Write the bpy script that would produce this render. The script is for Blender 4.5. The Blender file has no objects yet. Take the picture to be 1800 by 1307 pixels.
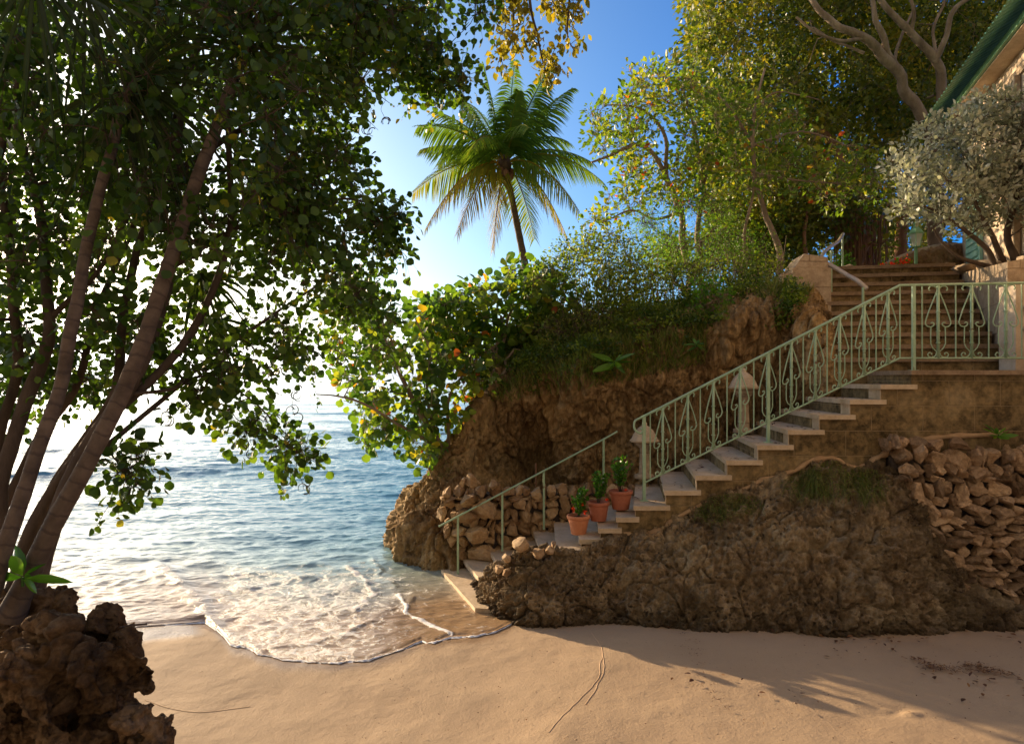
import bpy, math, random
import numpy as np
from mathutils import Vector
random.seed(7); RNG = np.random.default_rng(7)
R = math.radians
scene = bpy.context.scene
col = scene.collection
# ------------------------------------------------------------------ camera, sky, sun, exposure
CAMZ = 2.7; F = 1200.0
cam_d = bpy.data.cameras.new('camera'); cam = bpy.data.objects.new('camera', cam_d); col.objects.link(cam)
cam.location = (0, 0, CAMZ); cam.rotation_euler = (R(90), 0, 0)
cam_d.sensor_width = 36; cam_d.lens = 24; cam_d.shift_y = 14.5/1800
cam_d.clip_start = 0.05; cam_d.clip_end = 20000
scene.camera = cam
SUN_AZ = -47.0; SUN_EL = 13.5            # degrees, azimuth left of straight ahead
world = bpy.data.worlds.new("World"); scene.world = world; world.use_nodes = True
wn = world.node_tree; bg = wn.nodes['Background']
sky = wn.nodes.new('ShaderNodeTexSky'); sky.sky_type = 'NISHITA'; sky.sun_disc = False
sky.sun_elevation = R(SUN_EL); sky.sun_rotation = R(SUN_AZ)
sky.air_density = 1.0; sky.dust_density = 1.6; sky.ozone_density = 3.0; sky.altitude = 0
hs = wn.nodes.new('ShaderNodeHueSaturation'); hs.inputs['Saturation'].default_value = 1.05; hs.inputs['Hue'].default_value = .498
gm = wn.nodes.new('ShaderNodeGamma'); gm.inputs[1].default_value = 1.12; wn.links.new(sky.outputs[0], gm.inputs[0]); wn.links.new(gm.outputs[0], hs.inputs['Color']); tcw = wn.nodes.new('ShaderNodeTexCoord'); sxw = wn.nodes.new('ShaderNodeSeparateXYZ'); wn.links.new(tcw.outputs['Generated'], sxw.inputs[0])
mrw = wn.nodes.new('ShaderNodeMapRange'); mrw.interpolation_type = 'SMOOTHSTEP'; mrw.inputs[1].default_value = .16; mrw.inputs[2].default_value = 0.0; mrw.inputs[4].default_value = .9
wn.links.new(sxw.outputs[2], mrw.inputs[0]); bw = wn.nodes.new('ShaderNodeRGBToBW'); wn.links.new(gm.outputs[0], bw.inputs[0])
ml = wn.nodes.new('ShaderNodeMix'); ml.data_type = 'RGBA'; ml.blend_type = 'MULTIPLY'; ml.inputs[0].default_value = 1; wn.links.new(bw.outputs[0], ml.inputs[6]); ml.inputs[7].default_value = (1.02, 1.12, 1.3, 1)
mw = wn.nodes.new('ShaderNodeMix'); mw.data_type = 'RGBA'; wn.links.new(mrw.outputs[0], mw.inputs[0]); wn.links.new(hs.outputs[0], mw.inputs[6]); wn.links.new(ml.outputs[2], mw.inputs[7]); 
# warm white toward the sun, deep blue away from it
dp = wn.nodes.new('ShaderNodeVectorMath'); dp.operation = 'DOT_PRODUCT'; wn.links.new(tcw.outputs['Generated'], dp.inputs[0])
dp.inputs[1].default_value = (math.sin(R(SUN_AZ))*math.cos(R(SUN_EL)), math.cos(R(SUN_AZ))*math.cos(R(SUN_EL)), math.sin(R(SUN_EL)))
rw = wn.nodes.new('ShaderNodeValToRGB'); rw.color_ramp.elements[0].position = .22; rw.color_ramp.elements[0].color = (.10, .44, .86, 1)
rw.color_ramp.elements[1].position = .85; rw.color_ramp.elements[1].color = (.74, .70, .63, 1); wn.links.new(dp.outputs['Value'], rw.inputs[0])
mt_ = wn.nodes.new('ShaderNodeMix'); mt_.data_type = 'RGBA'; mt_.blend_type = 'MULTIPLY'; mt_.inputs[0].default_value = 1
wn.links.new(mw.outputs[2], mt_.inputs[6]); wn.links.new(rw.outputs[0], mt_.inputs[7]); 
# warm fill light added to the unseen sky behind the viewer, lifting shaded faces
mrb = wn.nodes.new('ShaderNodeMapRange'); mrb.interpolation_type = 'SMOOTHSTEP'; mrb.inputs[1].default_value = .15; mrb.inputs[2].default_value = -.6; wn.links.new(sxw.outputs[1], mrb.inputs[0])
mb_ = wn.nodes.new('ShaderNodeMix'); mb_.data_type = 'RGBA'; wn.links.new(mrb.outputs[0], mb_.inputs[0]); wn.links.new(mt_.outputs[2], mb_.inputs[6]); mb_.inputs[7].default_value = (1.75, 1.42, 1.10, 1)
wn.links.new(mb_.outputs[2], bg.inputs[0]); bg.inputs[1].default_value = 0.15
sl = bpy.data.lights.new('sun', 'SUN'); sun = bpy.data.objects.new('sun', sl); col.objects.link(sun)
sl.energy = 5.0; sl.angle = R(0.6); sl.color = (1.0, 0.74, 0.46)
sd = Vector((math.sin(R(SUN_AZ))*math.cos(R(SUN_EL)), math.cos(R(SUN_AZ))*math.cos(R(SUN_EL)), math.sin(R(SUN_EL))))
sun.rotation_euler = sd.to_track_quat('Z', 'Y').to_euler()
scene.view_settings.view_transform = 'Standard'; scene.view_settings.look = 'None'
scene.view_settings.gamma = 1; scene.view_settings.exposure = 1.0
scene.render.engine = 'CYCLES'
scene.cycles.max_bounces = 8; scene.cycles.transparent_max_bounces = 8

# ------------------------------------------------------------------ helpers
def P(px, py, d):
    return np.array([(px-900)/F*d, d, CAMZ-(py-668)/F*d])
_g = np.random.default_rng(11).normal(size=(1024, 3)); _g /= np.linalg.norm(_g, axis=1)[:, None]
_jit = np.random.default_rng(12).random((1024, 3))
def _hash(i, j, k):
    return ((i*73856093) ^ (j*19349663) ^ (k*83492791)) & 1023
def pn(p):
    p = np.asarray(p, float); i0 = np.floor(p).astype(np.int64); f = p-i0
    u = f*f*f*(f*(f*6-15)+10); r = 0
    for a in (0, 1):
        for b in (0, 1):
            for c in (0, 1):
                g = _g[_hash(i0[:, 0]+a, i0[:, 1]+b, i0[:, 2]+c)]
                dd = g[:, 0]*(f[:, 0]-a)+g[:, 1]*(f[:, 1]-b)+g[:, 2]*(f[:, 2]-c)
                w = (u[:, 0] if a else 1-u[:, 0])*(u[:, 1] if b else 1-u[:, 1])*(u[:, 2] if c else 1-u[:, 2])
                r = r+w*dd
    return r*1.6
def fbm(p, octv=4, g=.5):
    p = np.asarray(p, float); r = 0; a = 1; s = 0
    for o in range(octv):
        r = r+a*pn(p+17.3*o); s += a; a *= g; p = p*2.03
    return r/s*1.5
def worley(p):
    p = np.asarray(p, float); i0 = np.floor(p).astype(np.int64)
    d1 = np.full(len(p), 9.); d2 = np.full(len(p), 9.); cid = np.zeros(len(p), int)
    for a in (-1, 0, 1):
        for b in (-1, 0, 1):
            for c in (-1, 0, 1):
                h = _hash(i0[:, 0]+a, i0[:, 1]+b, i0[:, 2]+c)
                q = i0+np.array([a, b, c])+_jit[h]
                dd = np.linalg.norm(q-p, axis=1)
                m = dd < d1
                d2 = np.where(m, d1, np.minimum(d2, dd)); cid = np.where(m, h, cid); d1 = np.where(m, dd, d1)
    return d1, d2, cid
def sstep(a, b, x):
    t = np.clip((x-a)/(b-a), 0, 1); return t*t*(3-2*t)

def tag(o, label=None, cat=None, group=None, kind=None):
    if label: o['label'] = label
    if cat: o['category'] = cat
    if group: o['group'] = group
    if kind: o['kind'] = kind
    return o
def thing(name, label, cat, loc, group=None):
    o = bpy.data.objects.new(name, None); o.empty_display_size = .2; col.objects.link(o)
    o.location = tuple(float(v) for v in loc); tag(o, label, cat, group)
    return o
class MB:
    def __init__(s): s.v = []; s.f = []; s.t = []; s.n = 0
    def add(s, v, f, t=0.0):
        v = np.asarray(v, float).reshape(-1, 3); f = np.asarray(f, int)
        s.v.append(v); s.f.append(f+s.n); s.n += len(v)
        s.t.append(np.broadcast_to(np.asarray(t, float), (len(v),)).copy())
    def box(s, lo, hi, t=0.):
        x0, y0, z0 = lo; x1, y1, z1 = hi
        v = [(x0,y0,z0),(x1,y0,z0),(x1,y1,z0),(x0,y1,z0),(x0,y0,z1),(x1,y0,z1),(x1,y1,z1),(x0,y1,z1)]
        s.add(v, [(3,2,1,0),(4,5,6,7),(0,1,5,4),(1,2,6,5),(2,3,7,6),(3,0,4,7)], t)
    def prism(s, poly, z0, z1):      # horizontal polygon (ccw) extruded in z
        n = len(poly); v = [(p[0], p[1], z0) for p in poly]+[(p[0], p[1], z1) for p in poly]
        for i in range(n): s.add([v[i], v[(i+1) % n], v[n+(i+1) % n], v[n+i]], [(0,1,2,3)])
        s.add(v[n:], [tuple(range(n))]); s.add(v[:n], [tuple(range(n-1, -1, -1))])
    def tube(s, pts, rad, sides=8, cap=True):
        pts = np.asarray(pts, float); n = len(pts)
        rad = np.broadcast_to(np.asarray(rad, float), (n,))
        tan = np.gradient(pts, axis=0); tan /= np.linalg.norm(tan, axis=1)[:, None]+1e-9
        ref = np.array([0, 0, 1.]) if abs(tan[0][2]) < .9 else np.array([1., 0, 0])
        a = np.cross(tan[0], ref); a /= np.linalg.norm(a); V = []
        L = np.concatenate([[0], np.cumsum(np.linalg.norm(np.diff(pts, axis=0), axis=1))]); T = []
        ang = np.arange(sides)*2*math.pi/sides
        for i in range(n):
            a = a-tan[i]*a.dot(tan[i]); a /= np.linalg.norm(a)+1e-9; b = np.cross(tan[i], a)
            V.append(pts[i]+rad[i]*(np.cos(ang)[:, None]*a+np.sin(ang)[:, None]*b)); T += [L[i]]*sides
        k = np.arange(sides); k2 = (k+1) % sides
        f = np.concatenate([np.stack([i*sides+k, i*sides+k2, (i+1)*sides+k2, (i+1)*sides+k], 1) for i in range(n-1)])
        s.add(np.concatenate(V), f, T)
        if cap:
            s.add(V[-1], [tuple(range(sides))], L[-1]); s.add(V[0], [tuple(range(sides-1, -1, -1))], 0)
    def lathe(s, c, prof, sides=32, flute=0):
        ang = np.arange(sides)*2*math.pi/sides; V = []
        for r, z in prof:
            rr = r*(1+flute*np.abs(np.sin(ang*6))*(1 if r > .05 else 0))
            V.append(np.stack([c[0]+rr*np.cos(ang), c[1]+rr*np.sin(ang), np.full(sides, c[2]+z)], 1))
        k = np.arange(sides); k2 = (k+1) % sides
        f = np.concatenate([np.stack([i*sides+k, i*sides+k2, (i+1)*sides+k2, (i+1)*sides+k], 1) for i in range(len(prof)-1)])
        s.add(np.concatenate(V), f)
    def mesh(s, name, off=(0, 0, 0), smooth=True):
        me = bpy.data.meshes.new(name)
        v = np.concatenate(s.v)-np.array(off, float)
        li = np.concatenate([f.reshape(-1) for f in s.f]); cnt = np.concatenate([np.full(len(f), f.shape[1]) for f in s.f])
        me.vertices.add(len(v)); me.vertices.foreach_set('co', v.astype(np.float32).ravel())
        me.loops.add(len(li)); me.loops.foreach_set('vertex_index', li.astype(np.int32))
        me.polygons.add(len(cnt)); st = np.concatenate([[0], np.cumsum(cnt)[:-1]])
        me.polygons.foreach_set('loop_start', st.astype(np.int32))
        me.polygons.foreach_set('use_smooth', np.full(len(cnt), smooth))
        at = me.attributes.new('tint', 'FLOAT', 'POINT'); at.data.foreach_set('value', np.concatenate(s.t).astype(np.float32))
        me.update(calc_edges=True); me.validate()
        return me
    def build(s, name, mat, parent=None, smooth=True, bevel=0):
        off = parent_off(parent)
        me = s.mesh(name, off, smooth); me.materials.append(mat)
        o = bpy.data.objects.new(name, me); col.objects.link(o)
        if parent is not None: o.parent = parent
        if bevel:
            m = o.modifiers.new('bevel', 'BEVEL'); m.width = bevel; m.segments = 2; m.limit_method = 'ANGLE'
        return o
def parent_off(p):
    off = np.zeros(3)
    while p is not None: off = off+np.array(p.location); p = p.parent
    return off
def copy_tree(o, parent=None):
    c = o.copy(); col.objects.link(c); c.parent = parent
    for ch in [x for x in bpy.data.objects if x.parent == o]: copy_tree(ch, c)
    return c
def smoothline(pts, n=24):
    pts = np.asarray(pts, float); t = np.linspace(0, len(pts)-1, n); q = np.vstack([2*pts[0]-pts[1], pts, 2*pts[-1]-pts[-2]])
    i = np.minimum(t.astype(int), len(pts)-2); f = (t-i)[:, None]
    a, b, c, d = q[i], q[i+1], q[i+2], q[i+3]
    return .5*((2*b)+(-a+c)*f+(2*a-5*b+4*c-d)*f**2+(-a+3*b-3*c+d)*f**3)
def sheet(ctrl, nu, nv):
    ctrl = np.asarray(ctrl, float)
    A = np.stack([smoothline(ctrl[:, j], nu) for j in range(ctrl.shape[1])], 1)
    return np.stack([smoothline(A[i], nv) for i in range(nu)], 0)
def gridfaces(nu, nv, flip=False):
    i, j = np.meshgrid(np.arange(nu-1), np.arange(nv-1), indexing='ij'); a = (i*nv+j).ravel()
    f = np.stack([a, a+nv, a+nv+1, a+1], 1)
    return f[:, ::-1] if flip else f
def gridnormals(G):
    n = np.cross(np.gradient(G, axis=0), np.gradient(G, axis=1)); return n/(np.linalg.norm(n, axis=2)[..., None]+1e-9)

# ------------------------------------------------------------------ materials
def newmat(name):
    m = bpy.data.materials.new(name); m.use_nodes = True; nt = m.node_tree
    return m, nt, nt.nodes['Principled BSDF'], nt.nodes['Material Output']
def N(nt, t, **k):
    n = nt.nodes.new(t)
    for a, b in k.items():
        if a in ('op',): n.operation = b
        else: setattr(n, a, b)
    return n
def coords(nt, scale=(1, 1, 1), obj=True):
    tc = N(nt, 'ShaderNodeTexCoord'); mp = N(nt, 'ShaderNodeMapping'); mp.inputs['Scale'].default_value = scale
    nt.links.new(tc.outputs['Object'], mp.inputs[0]); return mp.outputs[0]
def noise(nt, vec, scale, detail=6, rough=.6, dist=0):
    n = N(nt, 'ShaderNodeTexNoise'); n.inputs['Scale'].default_value = scale; n.inputs['Detail'].default_value = detail
    n.inputs['Roughness'].default_value = rough; n.inputs['Distortion'].default_value = dist
    nt.links.new(vec, n.inputs['Vector']); return n.outputs['Fac']
def ramp(nt, fac, stops, interp='LINEAR'):
    r = N(nt, 'ShaderNodeValToRGB'); cr = r.color_ramp; cr.interpolation = interp
    while len(cr.elements) < len(stops): cr.elements.new(.5)
    for e, (p, c) in zip(cr.elements, stops):
        e.position = p; e.color = tuple(c)+(1,) if len(c) == 3 else c
    nt.links.new(fac, r.inputs[0]); return r.outputs[0]
def mixc(nt, fac, a, b, mode='MIX'):
    m = N(nt, 'ShaderNodeMix', data_type='RGBA', blend_type=mode)
    for k, v in ((0, fac), (6, a), (7, b)):
        if isinstance(v, (int, float)): m.inputs[k].default_value = v
        elif isinstance(v, tuple): m.inputs[k].default_value = v+(1,) if len(v) == 3 else v
        else: nt.links.new(v, m.inputs[k])
    return m.outputs[2]
def math_(nt, op, a, b=0., clamp=False):
    m = N(nt, 'ShaderNodeMath', op=op); m.use_clamp = clamp
    for k, v in ((0, a), (1, b)):
        if isinstance(v, (int, float)): m.inputs[k].default_value = v
        else: nt.links.new(v, m.inputs[k])
    return m.outputs[0]
def bump(nt, bsdf, h, dist, strength=1., prev=None):
    b = N(nt, 'ShaderNodeBump'); b.inputs['Distance'].default_value = dist; b.inputs['Strength'].default_value = strength
    nt.links.new(h, b.inputs['Height'])
    if prev is not None: nt.links.new(prev, b.inputs['Normal'])
    if bsdf is not None: nt.links.new(b.outputs[0], bsdf.inputs['Normal'])
    return b.outputs[0]
def surf(name, stops, scale=3, stops2=None, scale2=14, mix2=.45, rough=.85, bumps=((20, .01),), stretch=(1, 1, 1), spec=.25, lo=None):
    """rock, plaster, soil, bark: two noises of colour and layered bump.  lo = (z0, z1, colour) stain band near the ground"""
    m, nt, b, out = newmat(name); v = coords(nt, stretch)
    c = ramp(nt, noise(nt, v, scale, 8, .65, .3), stops)
    if stops2: c = mixc(nt, mix2, c, ramp(nt, noise(nt, v, scale2, 8, .7), stops2))
    if lo:
        tc = N(nt, 'ShaderNodeNewGeometry'); sx = N(nt, 'ShaderNodeSeparateXYZ'); nt.links.new(tc.outputs['Position'], sx.inputs[0])
        z = math_(nt, 'ADD', sx.outputs[2], math_(nt, 'MULTIPLY', noise(nt, v, 2.5, 5), .5))
        mr = N(nt, 'ShaderNodeMapRange'); mr.inputs[1].default_value = lo[1]+.25; mr.inputs[2].default_value = lo[0]+.25
        nt.links.new(z, mr.inputs[0]); c = mixc(nt, mr.outputs[0], c, lo[2])
    nt.links.new(c, b.inputs['Base Color']); b.inputs['Roughness'].default_value = rough
    b.inputs['Specular IOR Level'].default_value = spec
    prev = None
    for i, (s, d) in enumerate(bumps):
        prev = bump(nt, b if i == len(bumps)-1 else None, noise(nt, v, s, 9, .68), d, 1, prev)
    return m
def tintmix(m, lo, hi):
    nt = m.node_tree; b = nt.nodes['Principled BSDF']; old = b.inputs['Base Color'].links[0].from_socket
    a = N(nt, 'ShaderNodeAttribute', attribute_name='tint'); nt.links.new(mixc(nt, 1., old, ramp(nt, a.outputs['Fac'], [(0, lo), (1, hi)]), 'MULTIPLY'), b.inputs['Base Color'])
def pitted(m, sc, amt, col, depth):
    nt = m.node_tree; b = nt.nodes['Principled BSDF']; old = b.inputs['Base Color'].links[0].from_socket; on = b.inputs['Normal'].links[0].from_socket
    v = coords(nt); w = N(nt, 'ShaderNodeTexNoise'); w.inputs['Scale'].default_value = sc*.8; w.inputs['Detail'].default_value = 4; nt.links.new(v, w.inputs['Vector'])
    ma = N(nt, 'ShaderNodeVectorMath', operation='MULTIPLY_ADD'); q = 1.6/sc; ma.inputs[1].default_value = (q, q, q); nt.links.new(w.outputs['Color'], ma.inputs[0]); nt.links.new(v, ma.inputs[2])
    vo = N(nt, 'ShaderNodeTexVoronoi'); vo.inputs['Scale'].default_value = sc; nt.links.new(ma.outputs[0], vo.inputs['Vector'])
    sp = N(nt, 'ShaderNodeSeparateColor'); nt.links.new(vo.outputs['Color'], sp.inputs[0])
    rad = math_(nt, 'ADD', .12, math_(nt, 'MULTIPLY', sp.outputs[0], .38)); p = math_(nt, 'SUBTRACT', 1., math_(nt, 'DIVIDE', vo.outputs['Distance'], rad), True)
    msk = ramp(nt, noise(nt, v, sc*.12, 5, .6), [(.42, (0, 0, 0)), (.6, (1, 1, 1))]); p = math_(nt, 'MULTIPLY', p, msk)
    big = ramp(nt, noise(nt, v, .9, 6, .6, .6), [(.38, (.52, .50, .46)), (.52, (1, 1, 1)), (.68, (1.2, 1.16, 1.08))])
    c = mixc(nt, 1., old, big, 'MULTIPLY')
    nt.links.new(mixc(nt, math_(nt, 'MULTIPLY', math_(nt, 'POWER', p, .6), amt), c, col), b.inputs['Base Color'])
    bump(nt, b, math_(nt, 'SUBTRACT', 1., p), depth, 1, on)
def leafmat(name, stops, trans=.45, tcol=(1.0, 1.0, .35), rough=.42, spec=.4):
    m, nt, b, out = newmat(name)
    a = N(nt, 'ShaderNodeAttribute', attribute_name='tint'); c = ramp(nt, a.outputs['Fac'], stops)
    nt.links.new(c, b.inputs['Base Color']); b.inputs['Roughness'].default_value = rough; b.inputs['Specular IOR Level'].default_value = spec
    t = N(nt, 'ShaderNodeBsdfTranslucent'); nt.links.new(mixc(nt, 1., mixc(nt, 1., c, (2.2, 2.2, 2.2), 'MULTIPLY'), tcol, 'MULTIPLY'), t.inputs[0])
    mx = N(nt, 'ShaderNodeMixShader'); mx.inputs[0].default_value = trans
    nt.links.new(b.outputs[0], mx.inputs[1]); nt.links.new(t.outputs[0], mx.inputs[2]); nt.links.new(mx.outputs[0], out.inputs[0])
    return m
M = {}
M['rock'] = surf('coral_rock', [(.30, (.10, .065, .032)), (.45, (.27, .18, .09)), (.56, (.42, .31, .17)), (.70, (.56, .45, .29))], 1.7,
                 [(.38, (.03, .02, .011)), (.5, (.22, .155, .085)), (.64, (.54, .43, .28))], 9, .5, .92, ((9, .05), (35, .018), (110, .006)), lo=(0.02, .22, (.07, .045, .022)))
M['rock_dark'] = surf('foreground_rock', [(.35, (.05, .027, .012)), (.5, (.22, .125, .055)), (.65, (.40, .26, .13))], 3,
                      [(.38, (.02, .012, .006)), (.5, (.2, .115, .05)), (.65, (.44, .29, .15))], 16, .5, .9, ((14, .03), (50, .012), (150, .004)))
M['cliff'] = surf('cliff_rock', [(.33, (.10, .06, .028)), (.46, (.31, .20, .09)), (.58, (.49, .34, .16)), (.72, (.6, .47, .29))], 1.6,
                  [(.38, (.05, .028, .01)), (.5, (.3, .18, .075)), (.62, (.56, .40, .22))], 14, .5, .92, ((10, .04), (38, .02), (110, .007)), (1, 1, .45))
M['soil'] = surf('soil', [(.3, (.05, .035, .025)), (.6, (.14, .10, .075)), (.8, (.2, .15, .12))], 6, rough=.95, bumps=((12, .04), (60, .015)))
M['stone'] = surf('field_stone', [(.3, (.24, .14, .06)), (.5, (.46, .31, .16)), (.72, (.66, .5, .32))], 3.2,
                  [(.35, (.15, .09, .05)), (.6, (.5, .38, .26))], 22, .4, .88, ((25, .012), (90, .005)))
M['stone_brown'] = surf('brown_field_stone', [(.32, (.14, .09, .05)), (.5, (.38, .26, .15)), (.68, (.56, .43, .28))], 2.6,
                  [(.38, (.06, .04, .02)), (.62, (.56, .43, .29))], 22, .4, .88, ((25, .014), (90, .005)))
tintmix(M['stone'], (.6, .52, .45), (1.15, 1.12, 1.05)); tintmix(M['stone_brown'], (.45, .4, .36), (1.35, 1.25, 1.15))
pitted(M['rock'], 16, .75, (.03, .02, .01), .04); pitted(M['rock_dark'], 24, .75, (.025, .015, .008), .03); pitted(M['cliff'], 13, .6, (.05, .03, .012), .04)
M['step'] = surf('coral_stone_step', [(.3, (.42, .30, .17)), (.55, (.62, .47, .30)), (.75, (.72, .58, .4))], 4,
                 [(.3, (.28, .21, .14)), (.6, (.6, .5, .38))], 30, .35, .75, ((18, .006), (90, .003)))
M['step_shade'] = surf('shaded_coral_step', [(.3, (.14, .09, .05)), (.55, (.30, .21, .13)), (.8, (.44, .33, .22))], 4,
                 [(.3, (.12, .08, .05)), (.6, (.38, .27, .17))], 22, .4, .8, ((18, .008), (90, .003)))  # darker copy of the step stone, shade put into its colour
M['plaster'] = surf('mossy_stair_wall', [(.34, (.035, .024, .008)), (.46, (.14, .10, .045)), (.57, (.29, .21, .10)), (.7, (.44, .34, .19))], 2.2,
                    [(.4, (.03, .02, .008)), (.62, (.38, .25, .11))], 11, .45, .92, ((8, .02), (45, .008)))
M['pale_plaster'] = surf('pale_plaster', [(.3, (.46, .34, .22)), (.6, (.66, .53, .38)), (.85, (.74, .62, .47))], 3,
                    [(.3, (.3, .22, .15)), (.6, (.62, .52, .42))], 12, .3, .85, ((12, .006), (70, .003)))
M['block'] = surf('coral_block', [(.3, (.24, .17, .10)), (.5, (.44, .33, .21)), (.75, (.6, .49, .35))], 2.5,
                  [(.3, (.17, .11, .07)), (.6, (.52, .42, .31))], 16, .45, .88, ((10, .015), (50, .006)))
def add_joints(m, bw, bh, col):
    nt = m.node_tree; b = nt.nodes['Principled BSDF']; tc = N(nt, 'ShaderNodeNewGeometry'); sx = N(nt, 'ShaderNodeSeparateXYZ'); nt.links.new(tc.outputs['Position'], sx.inputs[0])
    cb = N(nt, 'ShaderNodeCombineXYZ'); nt.links.new(sx.outputs[0], cb.inputs[0]); nt.links.new(sx.outputs[2], cb.inputs[1])
    wv = N(nt, 'ShaderNodeTexNoise'); wv.inputs['Scale'].default_value = 4; nt.links.new(tc.outputs['Position'], wv.inputs['Vector'])
    ma = N(nt, 'ShaderNodeVectorMath', operation='MULTIPLY_ADD'); ma.inputs[1].default_value = (.02, .02, 0); nt.links.new(wv.outputs['Color'], ma.inputs[0]); nt.links.new(cb.outputs[0], ma.inputs[2])
    br = N(nt, 'ShaderNodeTexBrick'); br.inputs['Scale'].default_value = 1; br.inputs['Brick Width'].default_value = bw; br.inputs['Row Height'].default_value = bh
    br.inputs['Mortar Size'].default_value = .007; br.inputs['Mortar Smooth'].default_value = .4; nt.links.new(ma.outputs[0], br.inputs['Vector'])
    old = b.inputs['Base Color'].links[0].from_socket; on = b.inputs['Normal'].links[0].from_socket
    nt.links.new(mixc(nt, math_(nt, 'MULTIPLY', br.outputs['Fac'], .55), old, col), b.inputs['Base Color'])
    bump(nt, b, math_(nt, 'SUBTRACT', 1., br.outputs['Fac']), .012, 1, on)
add_joints(M['plaster'], .62, .30, (.4, .29, .16)); add_joints(M['block'], .8, .42, (.2, .13, .07))
M['mortar'] = surf('mortar', [(.3, (.36, .22, .11)), (.7, (.56, .38, .22))], 5, rough=.9, bumps=((20, .02), (70, .006)))
M['terracotta'] = surf('terracotta', [(.3, (.50, .17, .07)), (.7, (.66, .27, .13))], 5, [(.3, (.42, .15, .07)), (.7, (.7, .34, .2))], 30, .3, .7, ((40, .002),))
M['terracotta_red'] = surf('reddish_terracotta', [(.3, (.36, .10, .05)), (.7, (.5, .17, .09))], 5, [(.3, (.28, .10, .06)), (.7, (.5, .22, .15))], 30, .35, .7, ((40, .002),))
M['green'] = surf('green_paint', [(.3, (.25, .40, .24)), (.7, (.40, .55, .38))], 6, rough=.45, bumps=((60, .0008),), spec=.5)
def rusty(m):
    nt = m.node_tree; b = nt.nodes['Principled BSDF']; old = b.inputs['Base Color'].links[0].from_socket; v = coords(nt)
    k = ramp(nt, noise(nt, v, 9, 8, .75), [(.60, (0, 0, 0)), (.66, (1, 1, 1))]); nt.links.new(mixc(nt, k, old, (.16, .07, .03)), b.inputs['Base Color'])
rusty(M['green'])
M['roof_green'] = surf('green_roof', [(.3, (.06, .16, .10)), (.7, (.12, .28, .17))], 4, rough=.5, bumps=((30, .002),))
M['trim_green'] = surf('green_trim', [(.3, (.14, .32, .17)), (.7, (.22, .42, .25))], 4, rough=.5, bumps=((30, .002),))
M['turq'] = surf('turquoise_paint', [(.3, (.28, .58, .48)), (.7, (.4, .68, .58))], 5, rough=.55, bumps=((40, .001),))
M['steel'] = surf('worn_metal', [(.3, (.40, .33, .25)), (.7, (.58, .50, .40))], 9, rough=.35, bumps=((60, .001),), spec=.6)
M['bark'] = surf('grey_bark', [(.3, (.14, .10, .07)), (.6, (.30, .23, .165)), (.8, (.44, .36, .28))], 5, rough=.9, bumps=((22, .015), (80, .004)), stretch=(1, 1, .4))
M['bark_dark'] = surf('dark_bark', [(.3, (.05, .035, .025)), (.6, (.12, .085, .06)), (.8, (.2, .15, .11))], 7, rough=.9, bumps=((30, .008), (90, .003)), stretch=(1, 1, .4))
M['bark_red'] = surf('fig_bark', [(.3, (.14, .07, .04)), (.6, (.3, .17, .1)), (.8, (.42, .27, .18))], 5, rough=.9, bumps=((18, .02), (80, .004)), stretch=(1, 1, .25))
def ringbark():
    m, nt, b, out = newmat('ringed_bark'); v = coords(nt)
    a = N(nt, 'ShaderNodeAttribute', attribute_name='tint')
    s = math_(nt, 'ADD', math_(nt, 'MULTIPLY', a.outputs['Fac'], 10.5), math_(nt, 'MULTIPLY', noise(nt, v, 6, 4), 1.1))
    fr = math_(nt, 'FRACT', s); c = ramp(nt, noise(nt, v, 9, 6), [(.3, (.06, .04, .026)), (.7, (.17, .12, .08))])
    ring = ramp(nt, fr, [(0, (0, 0, 0)), (.05, (1, 1, 1)), (.12, (1, 1, 1)), (.22, (0, 0, 0))])
    nt.links.new(mixc(nt, math_(nt, 'MULTIPLY', ring, .75), c, (.06, .04, .03)), b.inputs['Base Color']); b.inputs['Roughness'].default_value = .85
    p = bump(nt, None, fr, .006); bump(nt, b, noise(nt, v, 50, 8), .004, 1, p)
    return m
M['ringbark'] = ringbark()
G = lambda *c: [(i/(len(c)-1), x) for i, x in enumerate(c)]
M['leaf_near'] = leafmat('round_leaf', G((.022, .05, .008), (.04, .085, .012), (.07, .13, .015), (.12, .18, .02), (.34, .25, .03)), .42)
M['leaf_grape'] = leafmat('sea_grape_leaf', [(0, (.03, .075, .015)), (.35, (.07, .14, .022)), (.65, (.14, .22, .03)), (.84, (.22, .27, .035)), (.93, (.40, .26, .03)), (1, (.38, .09, .03))], .42)
M['leaf_yellow'] = leafmat('yellow_leaf', G((.10, .11, .015), (.18, .16, .02), (.27, .20, .025)), .4)
M['leaf_hill'] = leafmat('shrub_leaf', G((.03, .065, .012), (.08, .13, .016), (.15, .20, .022), (.26, .26, .03)), .4)
M['leaf_fern'] = leafmat('feathery_leaf', G((.05, .14, .015), (.09, .21, .02), (.15, .27, .03)), .45)
M['leaf_fig'] = leafmat('fig_leaf', G((.03, .065, .012), (.09, .13, .018), (.19, .21, .025), (.36, .28, .03)), .35)
M['leaf_almond'] = leafmat('almond_leaf', [(0, (.05, .11, .015)), (.5, (.12, .19, .025)), (.85, (.24, .26, .03)), (.975, (.36, .22, .03)), (1, (.42, .07, .02))], .42)
M['leaf_silver'] = leafmat('silver_leaf', G((.14, .16, .11), (.27, .29, .22), (.42, .43, .34), (.56, .55, .46)), .2, (.9, 1., .6), .55)
M['leaf_palm'] = leafmat('palm_leaflet', [(0, (.05, .11, .02)), (.45, (.11, .19, .025)), (.75, (.22, .21, .03)), (1, (.34, .21, .03))], .3, rough=.7, spec=.1)
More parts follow.
